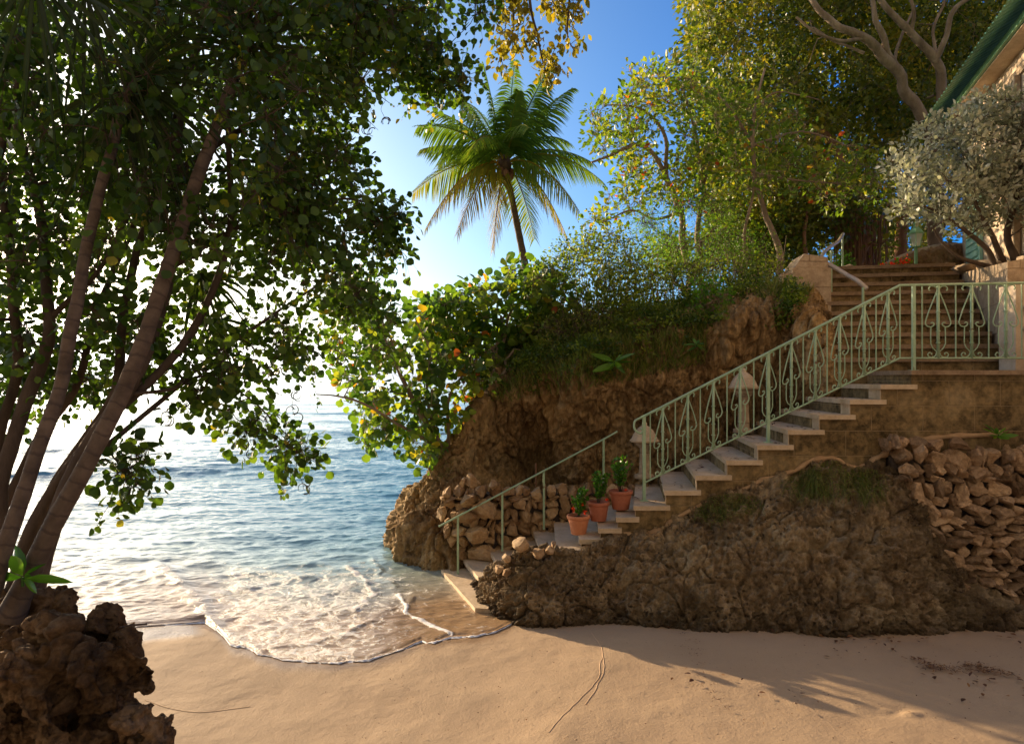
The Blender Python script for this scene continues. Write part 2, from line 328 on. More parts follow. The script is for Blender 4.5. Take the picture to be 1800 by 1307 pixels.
M['leaf_fan'] = leafmat('fan_leaf', G((.015, .03, .006), (.03, .055, .01), (.06, .08, .012)), .3)
M['leaf_box'] = leafmat('glossy_leaf', G((.03, .1, .012), (.07, .19, .02), (.12, .27, .03)), .3, rough=.25)
M['grass'] = leafmat('grass_blade', G((.05, .08, .015), (.09, .15, .02), (.17, .2, .035), (.27, .22, .07)), .35)
M['petal'] = leafmat('red_petal', G((.7, .03, .01), (.9, .12, .02)), .3, (1, .6, .5))
M['petal_purple'] = leafmat('purple_petal', G((.2, .01, .12), (.35, .03, .22)), .3, (1, .6, 1))
M['dry'] = leafmat('dry_leaf', G((.05, .02, .01), (.13, .05, .02), (.26, .13, .04)), .1)
def glass():
    m, nt, b, out = newmat('lantern_glass'); b.inputs['Base Color'].default_value = (.75, .85, .8, 1)
    b.inputs['Roughness'].default_value = .12; b.inputs['Alpha'].default_value = .4; return m
M['glass'] = glass()

# ------------------------------------------------------------------ sand and sea
SH = np.array([(-900, 1070), (-300, 1078), (0, 1090), (120, 1098), (215, 1104), (290, 1098), (360, 1092), (376, 1104), (388, 1115), (404, 1135), (440, 1141), (452, 1152), (520, 1164), (600, 1167),
               (660, 1160), (715, 1140), (742, 1128), (765, 1132), (792, 1121), (830, 1122), (870, 1113), (897, 1100), (915, 1085), (960, 1040), (1020, 1000), (1100, 960), (1300, 920), (2700, 900)], float)
def shoreD(a):           # distance (along y) of the water's edge for a bearing a = x/y
    a = np.asarray(a, float); px = a*F+900
    py = np.interp(px, SH[:, 0], SH[:, 1])
    w = pn(np.stack([px*.035, px*0, px*0], -1))*3+pn(np.stack([px*.11, px*0+5, px*0], -1))*1.5
    py = py+np.where((px > 380) & (px < 890), w, 0)
    return CAMZ*F/(py-668)
_ta = np.linspace(-3, 3, 2401); _tk = np.exp(-np.linspace(-2, 2, 61)**2); _tk /= _tk.sum(); _tD = np.convolve(np.pad(shoreD(_ta), 30, mode='edge'), _tk, 'valid')
def sand_z(x, y):
    yy = np.maximum(y, .5); D = np.interp(x/yy, _ta, _tD); s = yy-D
    z = np.where(s > 0, -.012-.05*s, .015*np.minimum(-s, 4))
    z = np.maximum(z, -2.5)
    return z
def nonuni(lo, hi, n, far, k):
    m = np.linspace(lo, hi, n); g = np.geomspace(.5, far, k)
    return np.concatenate([(lo-g)[::-1], m, hi+g])
xs = nonuni(-5, 7, 420, 6000, 22); ys = nonuni(1.5, 11, 330, 12000, 24)
X, Y = np.meshgrid(xs, ys, indexing='ij'); Pxy = np.stack([X.ravel(), Y.ravel(), 0*X.ravel()], 1)
Z = sand_z(X.ravel(), Y.ravel())+.010*fbm(Pxy*np.array([.5, .8, 1]), 3)*np.exp(-np.maximum(np.abs(X.ravel())-7, 0)/3)
# a shallow footprint-like scoop and its little mound in the shade at lower right
for (px, py, r, h) in ((1575, 1262, .18, -.03), (1600, 1266, .10, .035), (1560, 1259, .07, .02)):
    q = P(px, py, CAMZ*F/(py-668)); Z += h*np.exp(-(((Pxy[:, 0]-q[0])/r)**2+((Pxy[:, 1]-q[1])/(r*.5))**2))
mb = MB(); mb.add(np.stack([X.ravel(), Y.ravel(), Z], 1), gridfaces(len(xs), len(ys)))
def sandmat():
    m, nt, b, out = newmat('beach_sand'); v = coords(nt)
    c = ramp(nt, noise(nt, v, .8, 6), [(.3, (.33, .235, .145)), (.7, (.42, .31, .195))])
    c = mixc(nt, .35, c, ramp(nt, noise(nt, v, 220, 3), [(.3, (.30, .19, .10)), (.7, (.60, .42, .26))]))
    vo = N(nt, 'ShaderNodeTexVoronoi'); vo.inputs['Scale'].default_value = 4.2; vo.inputs['Randomness'].default_value = 1; nt.links.new(v, vo.inputs['Vector'])
    sep = N(nt, 'ShaderNodeSeparateColor'); nt.links.new(vo.outputs['Color'], sep.inputs[0])
    lim = math_(nt, 'MULTIPLY', math_(nt, 'POWER', sep.outputs[0], 3.), .055)
    dot = math_(nt, 'SUBTRACT', 1., math_(nt, 'DIVIDE', vo.outputs['Distance'], math_(nt, 'ADD', lim, .004)), True)
    at = N(nt, 'ShaderNodeAttribute', attribute_name='tint')
    c = mixc(nt, math_(nt, 'MULTIPLY', math_(nt, 'POWER', dot, .5), .55), c, (.12, .07, .04))
    c = mixc(nt, at.outputs['Fac'], c, (.25, .16, .09))
    nt.links.new(c, b.inputs['Base Color'])
    rr = math_(nt, 'SUBTRACT', .85, math_(nt, 'MULTIPLY', at.outputs['Fac'], .62)); nt.links.new(rr, b.inputs['Roughness'])
    b.inputs['Specular IOR Level'].default_value = .3
    p = bump(nt, None, noise(nt, v, 1.6, 5, .5), .07, .6); p = bump(nt, None, dot, .02, -1 if False else 1, p)
    bump(nt, b, noise(nt, v, 45, 8, .7), .006, 1, p)
    return m
M['sandline'] = surf('sand_ridge', [(.3, (.46, .31, .18)), (.7, (.56, .39, .24))], 3, rough=.9, bumps=((60, .002),))
# tint = wetness of the sand: the strip by the water and the smooth wet lobe left of the breaking wave
a_ = X.ravel()/np.maximum(Y.ravel(), .5); s_ = Y.ravel()-shoreD(a_)
wet = .75*sstep(-.30, -.05, s_+.08*pn(Pxy*2.5))
pxx = a_*F+900
wet = np.maximum(wet, sstep(-.55, -.35, s_+.05*pn(Pxy*3))*(1-sstep(330, 380, pxx)))
wet = np.where(Y.ravel() < 1, 0, wet); mb.t = [wet]
sand = mb.build('sand', sandmat()); tag(sand, kind='structure')

NA, NR = 900, 820
a = np.concatenate([np.linspace(-2.2, -.8, 60, endpoint=False), np.linspace(-.8, .15, NA), np.linspace(.16, 2.0, 40)])
D = shoreD(a); kk = np.exp(-np.linspace(-2, 2, 81)**2); kk /= kk.sum(); Dsm = np.convolve(np.pad(D, 40, mode='edge'), kk, 'valid'); PYs = CAMZ*F/D+668
v = np.linspace(0, 1, NR); PYm = CAMZ*F/Dsm+668; PY = PYm[:, None]*(1-v)[None, :]+690*v[None, :]+(PYs-PYm)[:, None]*np.exp(-v*25)[None, :]*(1-v)[None, :]
Dy = CAMZ*F/(PY-668); tail = np.geomspace(149, 15000, 90); Dy = np.concatenate([Dy, np.broadcast_to(tail, (len(a), len(tail)))], 1)
SX = a[:, None]*Dy; SY = Dy; S = Dy-D[:, None]; S2 = np.maximum(Dy-Dsm[:, None], S*.2); nu, nv = SX.shape; s2 = S2.ravel()
xx, yy, ss = SX.ravel(), SY.ravel(), S.ravel(); Q = np.stack([xx, yy, 0*xx], 1)
pxq = xx/yy*F+900; pyq = CAMZ*F/yy+668
spac = yy*yy/3240*.75
z = np.zeros_like(xx); warp = fbm(Q*.09, 3)*3
deep = sstep(1.0, 9, s2)
for lam, amp, ang, ph in ((9., .085, 8, 1.2), (5.2, .03, -12, 0), (3.1, .018, 22, 2), (1.9, .010, -28, 4), (1.2, .010, 35, 1), (.75, .006, -5, 3)):
    k = 2*math.pi/lam; di = np.array([math.sin(R(ang)), math.cos(R(ang))])
    w = np.sin(k*(xx*di[0]+yy*di[1])+ph+warp*(1.2 if lam > 4 else 1.6)); w = (1-np.abs(w)**1.3)*1.6-.8 if lam < 4 else w
    z += amp*w*np.clip(lam/(spac*5), 0, 1)*(deep if lam > 2.5 else sstep(.1, 3, s2))
near = np.clip(.6/(spac*3), 0, 1)
z += near*(.018*fbm(Q*np.array([1.1, 1.7, 1]), 4)+.006*(1-2*np.abs(pn(Q*np.array([4, 6, 1])))))*sstep(.02, .8, s2)
# rounded lip of the sheet of water, the breaking wavelet and the inner swash lines
z += (.011+.005*pn(Q*6))*np.sqrt(np.clip(ss/.04, 0, 1))-.02*np.exp(-ss/.012)-.012*sstep(.08, .5, s2)
def segd(px, py, line):
    d = np.full(len(px), 1e9); L = np.array(line, float); tt = np.zeros(len(px))
    for k in range(len(L)-1):
        A, B = L[k], L[k+1]; ab = B-A; t = np.clip(((px-A[0])*ab[0]+(py-A[1])*ab[1])/(ab@ab), 0, 1)
        e = np.hypot(px-A[0]-t*ab[0], (py-A[1]-t*ab[1])); m = e < d; d = np.where(m, e, d); tt = np.where(m, (k+t)/(len(L)-1), tt)
    return d, tt
jx = pxq+pn(Q*3)*9; jy = pyq+pn(Q*3+9)*6
foam = np.zeros_like(xx)
d1, t1 = segd(jx, jy, [(278, 1000), (300, 1018), (322, 1040), (348, 1062), (365, 1088)])
z += .05*np.exp(-(d1/20)**2)*(1-.5*t1); foam = np.maximum(foam, (.62+.3*pn(Q*5))*np.exp(-(d1/20)**2))
for line, w, h, f in (([(470, 1142), (560, 1128), (620, 1105), (680, 1075), (730, 1055)], 4, .02, .55),
                      ([(705, 1048), (716, 1075), (740, 1090), (770, 1105), (795, 1116)], 5, .018, 1.0),
                      ([(610, 1000), (640, 1020), (660, 1045), (625, 1068)], 8, .03, .8),
                      ([(655, 985), (670, 1010), (690, 1030)], 6, .025, .55),
                      ([(400, 1120), (520, 1095), (610, 1068)], 7, .012, .35)):
    dd, _ = segd(jx, jy, line); z += .55*h*np.exp(-(dd/w)**2); foam = np.maximum(foam, f*np.exp(-(dd/(w*1.1))**2))
lipw = np.clip(.028+.03*pn(Q*3)+.025*pn(Q*11), .018, .09)
foam = np.maximum(foam, 1-sstep(lipw*.6, lipw*1.3, ss))
body = sstep(300, 420, pxq)*(1-.45*sstep(560, 760, pxq-(1150-pyq)*.5))*sstep(940, 1030, pyq)*(1-sstep(860, 900, pxq))
body = np.maximum(body, .55*sstep(640, 700, pxq)*sstep(925, 990, pyq)*(1-sstep(850, 890, pxq)))
foam = np.maximum(foam, body*.62)
foam = np.maximum(foam, .30*sstep(860, 990, pyq)*(1-sstep(820, 900, pxq))*(.4+.6*sstep(350, 600, pxq)))
zsn = sand_z(xx, yy)+.010*fbm(Q*np.array([.5, .8, 1]), 3)+.004; e_ = sstep(0, .16, ss); z = np.where(ss < .2, np.maximum(zsn, zsn*(1-e_)+z*e_)+.010*np.exp(-((ss-.035)/.025)**2), z)
mb = MB(); mb.add(np.stack([xx, yy, z], 1), gridfaces(nu, nv))
shal = np.exp(-np.maximum(s2, 0)/2.4)
def seamat():
    m, nt, b, out = newmat('sea_water'); v = coords(nt)
    fa = N(nt, 'ShaderNodeAttribute', attribute_name='foam').outputs['Fac']; sa = N(nt, 'ShaderNodeAttribute', attribute_name='tint').outputs['Fac']
    vw = coords(nt, (1, 1.0, 1))
    n0 = N(nt, 'ShaderNodeTexNoise'); n0.inputs['Scale'].default_value = 2.2; n0.inputs['Detail'].default_value = 4; nt.links.new(vw, n0.inputs['Vector'])
    wv = N(nt, 'ShaderNodeVectorMath', operation='MULTIPLY_ADD'); nt.links.new(n0.outputs['Color'], wv.inputs[0]); wv.inputs[1].default_value = (.5, .5, 0); nt.links.new(vw, wv.inputs[2])
    lac = noise(nt, wv.outputs[0], 5.5, 9, .72, .5)
    vor = N(nt, 'ShaderNodeTexVoronoi', feature='DISTANCE_TO_EDGE'); vor.inputs['Scale'].default_value = 7; nt.links.new(wv.outputs[0], vor.inputs['Vector'])
    edge = math_(nt, 'ADD', math_(nt, 'SUBTRACT', .10, math_(nt, 'MULTIPLY', vor.outputs['Distance'], .45)), math_(nt, 'MULTIPLY', math_(nt, 'SUBTRACT', noise(nt, vw, 32, 6, .75), .5), .42))
    h = math_(nt, 'ADD', math_(nt, 'ADD', lac, edge), math_(nt, 'MULTIPLY', fa, .62))
    f = N(nt, 'ShaderNodeMapRange', interpolation_type='SMOOTHSTEP'); f.inputs[1].default_value = .84; f.inputs[2].default_value = 1.12; nt.links.new(h, f.inputs[0])
    fo = f.outputs[0]
    deepc = ramp(nt, noise(nt, v, .12, 3), [(.35, (.02, .16, .26)), (.65, (.05, .25, .36))])
    mid = mixc(nt, ramp(nt, sa, [(.02, (0, 0, 0)), (.30, (1, 1, 1))]), deepc, (.28, .38, .37))
    c = mixc(nt, ramp(nt, sa, [(.25, (0, 0, 0)), (.62, (1, 1, 1))]), mid, (.36, .235, .13))
    c = mixc(nt, fo, c, (.80, .80, .80)); nt.links.new(c, b.inputs['Base Color'])
    nt.links.new(math_(nt, 'ADD', math_(nt, 'MULTIPLY', fo, .6), .10), b.inputs['Roughness']); b.inputs['IOR'].default_value = 1.33
    b.inputs['Specular IOR Level'].default_value = .55
    vs = coords(nt, (1, 1.8, 1)); p = bump(nt, None, noise(nt, vs, .45, 4, .6), .13, .6); p = bump(nt, None, noise(nt, vs, 3.0, 6, .55), .03, .6, p)
    p = bump(nt, None, noise(nt, vs, 14, 5, .6), .012, .7, p); bump(nt, b, fo, .012, .8, p)
    return m
mb.t = [shal]
sea = mb.build('sea', seamat()); tag(sea, kind='structure')
at = sea.data.attributes.new('foam', 'FLOAT', 'POINT'); at.data.foreach_set('value', foam.astype(np.float32))

# ------------------------------------------------------------------ rocks
def rough_rock(Pn, Nn, amp=.09, f=1.6, pit=.05, seed=0, st=(1, 1, 1), fine=.02, cell=.05, flute=0):
    q = Pn*np.array(st)+seed*13.7
    w1, w2, cid = worley(q*f*1.7+.5*np.stack([pn(q*3), pn(q*3+5), pn(q*3+9)], 1)); e = w2-w1
    d = amp*fbm(q*f, 6, .58)-amp*.55*(1-np.minimum(e/.10, 1))+flute*(1-2*np.abs(fbm(q*np.array([1.5, 1.5, .35])+40, 3)))+cell*(_jit[cid, 0]-.5)*np.minimum(e*5, 1)
    wb1, wb2, cb = worley(q*f*4.3+3+.6*np.stack([pn(q*6), pn(q*6+5), pn(q*6+9)], 1)); d += cell*.5*(_jit[cb, 1]-.5)*np.minimum((wb2-wb1)*5, 1)
    p1, _, _ = worley(q*f*4+7); d -= pit*np.clip(1-p1/.42, 0, 1)
    d += fine*(1-2*np.abs(fbm(q*7, 5, .65)))+fine*.8*fbm(q*18, 3, .7)
    p2, _, _ = worley(q*13); d -= fine*1.1*np.clip(1-p2/.5, 0, 1)
    return Pn+Nn*d[:, None]
def rocksheet(name, ctrl, nu, nv, mat, flip=False, parent=None, **k):
    G_ = sheet(ctrl, nu, nv); n = gridnormals(G_)*(-1 if flip else 1)
    V = rough_rock(G_.reshape(-1, 3), n.reshape(-1, 3), **k)
    mb = MB(); mb.add(V, gridfaces(nu, nv, flip)); return mb.build(name, mat, parent)
# back cliff with the sea point at its left end and the hill top behind
def C(*rows): return [list(map(float, r)) for r in rows]
cl = [
 C((-1.6, 13.2, -.5), (-1.7, 13.0, 0), (-1.6, 13.1, .2), (-1.4, 13.2, .4), (-1.2, 13.4, .5), (-.9, 14, .6), (-.5, 15, .4)),
 C((-1.95, 11.9, -.5), (-1.98, 11.8, 0), (-1.9, 11.9, .35), (-1.75, 12.1, .6), (-1.4, 12.5, .8), (-.9, 13.2, 1.1), (-.3, 15, 1.0)),
 C((-1.72, 10.9, -.4), (-1.80, 10.75, 0.05), (-1.72, 10.8, .5), (-1.6, 11.0, .9), (-1.25, 11.6, 1.2), (-.8, 12.6, 1.7), (0, 15.5, 1.8)),
 C((-1.22, 10.1, -.4), (-1.40, 10.1, .1), (-1.42, 10.2, .6), (-1.3, 10.5, 1.1), (-1.0, 11.0, 1.6), (-.5, 12.4, 2.3), (.3, 16, 2.6)),
 C((-.9, 9.7, -.4), (-.98, 9.75, .2), (-1.05, 9.9, .8), (-.95, 10.25, 1.5), (-.7, 10.8, 2.1), (-.2, 12.3, 2.9), (.6, 16, 3.2)),
 C((-.45, 9.95, -.4), (-.55, 10.0, .5), (-.6, 10.1, 1.2), (-.55, 10.2, 2.15), (-.3, 10.8, 2.7), (.1, 12.3, 3.4), (.9, 16, 3.6)),
 C((.1, 10.2, -.4), (.05, 10.4, .6), (.05, 10.6, 1.4), (.1, 10.05, 2.55), (.2, 10.7, 3.05), (.5, 12.3, 3.7), (1.2, 16, 3.9)),
 C((.6, 10.4, -.4), (.6, 10.6, .6), (.6, 10.85, 1.5), (.55, 10.1, 2.8), (.6, 10.7, 3.2), (.9, 12.3, 3.6), (1.5, 16, 3.7)),
 C((1.1, 10.4, -.4), (1.1, 10.5, .7), (1.1, 10.6, 1.6), (1.1, 10.05, 2.75), (1.1, 10.7, 3.2), (1.3, 12.3, 3.65), (1.9, 16, 3.8)),
 C((1.65, 10.2, -.4), (1.6, 10.15, .8), (1.6, 10.2, 1.7), (1.65, 9.95, 2.7), (1.6, 10.6, 3.3), (1.8, 12.2, 3.7), (2.3, 16, 3.85)),
 C((2.25, 10.1, -.4), (2.2, 10.05, .8), (2.2, 10.1, 1.8), (2.25, 9.95, 2.85), (2.2, 10.6, 3.45), (2.4, 12.2, 3.8), (2.9, 16, 3.9)),
 C((2.9, 10.05, -.4), (2.85, 10.0, .9), (2.85, 10.1, 1.9), (2.9, 9.9, 3.1), (2.9, 10.5, 3.6), (3.0, 12.0, 3.95), (3.5, 16, 4.1)),
 C((3.6, 10.0, -.4), (3.55, 10.0, 1.), (3.55, 10.05, 2.2), (3.6, 9.85, 3.4), (3.6, 10.4, 3.8), (3.7, 11.8, 4.1), (4.1, 16, 4.2)),
 C((4.1, 9.9, -.4), (4.1, 9.9, 1.), (4.1, 9.8, 2.4), (4.08, 9.7, 3.5), (4.15, 10.2, 3.85), (4.3, 11.6, 4.25), (4.6, 16, 4.5)),
 C((4.45, 9.6, -.4), (4.42, 9.55, 1.2), (4.4, 9.5, 2.4), (4.38, 9.6, 3.35), (4.3, 10.2, 3.8), (4.6, 11.5, 4.15), (4.9, 16, 4.5)),
 C((4.75, 10.2, -.4), (4.7, 10.2, 1.2), (4.65, 10.2, 2.6), (4.6, 10.25, 3.5), (4.55, 10.5, 3.8), (4.8, 11.5, 4.15), (5.1, 16, 4.5)),
 C((5.2, 11.4, -.4), (5.15, 11.4, 1.2), (5.1, 11.4, 2.8), (5.05, 11.5, 3.7), (4.95, 11.6, 3.95), (5.1, 12, 4.2), (5.3, 16, 4.5)),
]
for cc in cl:
    for p_ in cc[1:4]:
        if 1.2 < p_[0] < 4.15: p_[1] += .35
    for p_ in cc[2:5]:
        if -1.5 < p_[0] < 1.2:
            k = sstep(0, 1, (1.3-p_[0])/1.2)*sstep(.5, 1.3, p_[2]); d2 = p_[1]+.75*k; q_ = d2/p_[1]
            p_[0] *= q_; p_[2] = CAMZ+(p_[2]-CAMZ)*q_; p_[1] = d2
cliff = rocksheet('cliff', cl, 560, 380, M['cliff'], amp=.17, f=1.3, pit=.08, st=(1, 1, .5), seed=2, fine=.04, cell=.09, flute=.10)
tag(cliff, kind='structure')
# land behind
gx = np.linspace(-3, 45, 120); gy = np.concatenate([np.linspace(9.7, 20, 60), np.linspace(21, 90, 40)])
X, Y = np.meshgrid(gx, gy, indexing='ij'); x, y = X.ravel(), Y.ravel()
zl = np.where(y < 12.6, -1, 3.95*sstep(0, 1, (x+.9-(y-12)*-.02)/2.6)-1.2*(1-sstep(-1, .5, x)))
zl = np.where((x > 7.1+.0*(y-9.3)) & (y > 9.7), 4.35, zl)
zl = np.where((x > 5.3) & (y > 12.5), 4.5, zl)
zl = zl+.08*fbm(np.stack([x, y, 0*x], 1)*.6, 3)
mb = MB(); mb.add(np.stack([x, y, zl], 1), gridfaces(len(gx), len(gy))); hill = mb.build('hillside', M['soil']); tag(hill, kind='structure')
# lower outcrop
oc = []
for px, bd, tpy, td, k in ((836, 8.9, 1040, 9.0, .3), (842, 8.35, 1035, 8.6, .6), (862, 7.95, 1005, 8.25, 1), (895, 7.6, 975, 8.05, 1), (935, 7.45, 958, 8.0, 1), (1000, 7.44, 966, 8.05, 1), (1040, 7.44, 957, 8.1, 1), (1085, 7.42, 938, 8.18, 1), (1165, 7.28, 925, 8.2, 1),
                           (1230, 7.2, 884, 8.2, 1), (1320, 7.12, 850, 8.2, 1), (1400, 7.05, 826, 8.2, 1), (1440, 7.0, 806, 8.2, 1), (1500, 6.98, 820, 8.2, 1), (1555, 7.05, 806, 8.18, 1), (1610, 7.12, 850, 8.1, 1), (1660, 7.2, 935, 8.0, 1),
                           (1730, 7.25, 1020, 7.8, 1), (1820, 7.25, 1075, 7.6, 1), (1950, 7.25, 1085, 7.6, 1), (2300, 7.25, 1085, 7.6, 1)):
    T = P(px, tpy, td); xx_ = (px-900)/F
    rows = [(xx_*bd, bd+.06, -.25), (xx_*bd, bd, .03)]
    for t, w in ((.25, .18), (.5, .42), (.75, .68)):
        d = bd+(td-bd)*w-.10*math.sin(math.pi*t)*k; rows.append((xx_*(bd*(1-t)+td*t), d, T[2]*t))
    rows.append((T[0], td, T[2])); rows.append((T[0], td+.45, T[2]-.25-(.35 if px < 1050 else 0))); rows.append((T[0], td+.5, -.3))
    oc.append(C(*rows))
rock = rocksheet('rock_outcrop', oc, 1000, 300, M['rock'], amp=.11, f=1.2, pit=.08, seed=5, fine=.040, cell=.06)
tag(rock, 'rough brown coral rock outcrop below the stairs, meeting the sand in a pitted overhanging face', 'rock')
# foreground rock at lower left (voxel union of lumps, then roughened)
def lumps(name, blobs, voxel, mat, parent=None, **k):
    mb = MB()
    bpy_me = bpy.data.meshes.new('tmp')
    import bmesh
    bm = bmesh.new()
    for (c, r) in blobs:
        ret = bmesh.ops.create_icosphere(bm, subdivisions=4, radius=1)
        rgs = np.random.default_rng(int(abs(c[0]*977+c[2]*613)*10)); pl = [(lambda n_: (n_/np.linalg.norm(n_), rgs.uniform(.42, .8)))(rgs.normal(size=3)) for _ in range(9)]
        for vv in ret['verts']:
            p3 = np.array(vv.co[:])
            for n_, h_ in pl: p3 = p3-max(0, p3@n_-h_)*n_*.92
            vv.co = Vector(p3)
        for vv in ret['verts']: vv.co = Vector((c[0]+vv.co.x*r[0], c[1]+vv.co.y*r[1], c[2]+vv.co.z*r[2]))
    bm.to_mesh(bpy_me); bm.free()
    o = bpy.data.objects.new('tmp', bpy_me); col.objects.link(o)
    md = o.modifiers.new('r', 'REMESH'); md.mode = 'VOXEL'; md.voxel_size = voxel
    dg = bpy.context.evaluated_depsgraph_get(); ev = bpy.data.meshes.new_from_object(o.evaluated_get(dg))
    n = len(ev.vertices); co = np.empty(n*3, np.float32); no = np.empty(n*3, np.float32)
    ev.vertices.foreach_get('co', co); ev.vertices.foreach_get('normal', no)
    V = rough_rock(co.reshape(-1, 3).astype(float), no.reshape(-1, 3).astype(float), **k)
    ev.vertices.foreach_set('co', (V-parent_off(parent)).astype(np.float32).ravel()); ev.update()
    ev.polygons.foreach_set('use_smooth', np.full(len(ev.polygons), True)); ev.name = name
    ev.materials.clear(); ev.materials.append(mat)
    bpy.data.objects.remove(o); bpy.data.meshes.remove(bpy_me)
    o2 = bpy.data.objects.new(name, ev); col.objects.link(o2)
    if parent: o2.parent = parent
    return o2
B = lambda px, py, d, rx, ry, rz: (P(px, py, d), (rx, ry, rz))
_r = np.random.default_rng(31)
EX = []
for _ in range(95):
    px_, py_ = _r.uniform(-60, 285), _r.uniform(1090, 1340)
    if py_ < 1130+.0*px_ or px_ > 215+(py_-1100)*.4: continue
    EX.append(B(px_, py_, 3.28+_r.uniform(-.02, .25)+max(0, 1180-py_)*.0025, *(_r.uniform(.05, .15, 3))))
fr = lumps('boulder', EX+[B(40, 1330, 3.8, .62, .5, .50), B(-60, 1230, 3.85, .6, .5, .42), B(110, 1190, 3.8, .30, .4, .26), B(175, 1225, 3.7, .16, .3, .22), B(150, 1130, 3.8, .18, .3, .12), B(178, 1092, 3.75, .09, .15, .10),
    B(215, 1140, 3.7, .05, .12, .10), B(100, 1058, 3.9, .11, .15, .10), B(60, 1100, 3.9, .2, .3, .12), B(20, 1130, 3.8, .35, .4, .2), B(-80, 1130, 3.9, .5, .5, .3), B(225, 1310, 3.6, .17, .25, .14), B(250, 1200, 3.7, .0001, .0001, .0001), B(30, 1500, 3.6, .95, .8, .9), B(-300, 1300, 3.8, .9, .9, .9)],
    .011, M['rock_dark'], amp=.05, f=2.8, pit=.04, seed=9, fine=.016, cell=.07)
tag(fr, 'big jagged brown boulder at the lower left with the leaning trunks rooted on it', 'rock')

# ------------------------------------------------------------------ stones
import bmesh
_bm = bmesh.new(); bmesh.ops.create_icosphere(_bm, subdivisions=4, radius=1); _bm.verts.ensure_lookup_table()
ICO = np.array([v.co[:] for v in _bm.verts]); ICOF = np.array([[v.index for v in f.verts] for f in _bm.faces]); _bm.free()
def stone(mb, c, r, seed, block=.55):
    rg = np.random.default_rng(seed); v = ICO.copy()
    v = np.sign(v)*np.abs(v)**(1-block*.5); v /= np.max(np.abs(v), axis=0)
    for _ in range(14):
        n = rg.normal(size=3); n /= np.linalg.norm(n); h = rg.uniform(.5, .86); d = v@n; v = v-np.outer(np.clip(d-h, 0, None)*1.0, n)
    v = v*(1+.16*fbm(v*1.6+seed, 3))[:, None]+.07*fbm(v*4+seed, 4, .65)[:, None]*v
    v = v*np.array(r); t = rg.uniform(-.5, .5); cs, sn = math.cos(t), math.sin(t)
    v = np.stack([v[:, 0]*cs-v[:, 2]*sn, v[:, 1], v[:, 0]*sn+v[:, 2]*cs], 1)
    mb.add(v+np.array(c), ICOF, rg.random())
def stonewall(mb, poly_in, x0, x1, z0, z1, yfun, size, seed, depth=.14):
    rg = np.random.default_rng(seed); z = z0; k = 0
    while z < z1:
        h = size*rg.choice([.42, .6, .8, 1.15]); x = x0-rg.random()*size
        while x < x1:
            w = size*rg.uniform(.45, 1.9); zz = z+h*.5+rg.normal()*.09*h; cx = x+w/2
            if poly_in(cx, zz):
                hh = h*rg.uniform(.9, 1.5)
                stone(mb, (cx, yfun(cx, zz)+rg.uniform(-.03, .04), zz), (w*.55, depth, hh*.60), seed*1000+k)
            k += 1; x += w*.95
        z += h*.93
t = thing('dry_stone_wall', 'tall dry stone wall of brown rubble under the landing at the right edge', 'wall', (5.5, 8.1, 0))
mb = MB()
stonewall(mb, lambda x, z: x > 4.46+.35*max(0, 1.95-z)-.1 and z < 1.98+.05*math.sin(x*3), 4.2, 8.2, .1, 2.1, lambda x, z: 7.66+.20*z, .165, 3)
mb.build('stones', M['stone_brown'], t, smooth=False)
mb = MB(); mb.box((4.5, 8.08, -.2), (8.4, 8.215, 1.80)); mb.build('backing', M['soil'], t)
t = thing('rubble_wall', 'low wall of pale rubble stones behind the lower steps at the cliff foot', 'wall', (.6, 9.8, 0))
mb = MB()
stonewall(mb, lambda x, z: z < 1.20+.05*math.sin(x*7) and z < 1.2+(x+.9)*.6, -.95, 2.3, -.05, 1.28, lambda x, z: 9.75, .13, 21, .12)
for (px, py, w, h) in ((822, 905, .17, .12), (825, 878, .13, .12), (850, 895, .17, .16), (845, 862, .10, .09), (866, 853, .07, .07), (835, 940, .2, .14), (850, 975, .22, .15)):
    stone(mb, P(px, py, 9.6), (w, .16, h), px)
mb.build('stones', M['stone'], t, smooth=False)
mb = MB(); mb.box((-.85, 9.8, -.3), (2.4, 10.15, 1.05)); mb.build('backing', M['soil'], t)

# ------------------------------------------------------------------ lower stairs
ST = thing('stone_staircase', 'lower flight of pale coral stone steps climbing right from the water to the landing', 'stairs', (1, 8.3, 0))
YF, YB = 8.15, 9.75
def tread(poly, z, th=.055, mat=None, parent=ST, riser=True, low=None, inset=.045):
    mb = MB(); mb.prism(poly, z-th, z)
    o = mb.build('step', mat or M['step'], parent, smooth=False, bevel=.018)
    return o
nose0, run, rise = 1.45, .369, .181
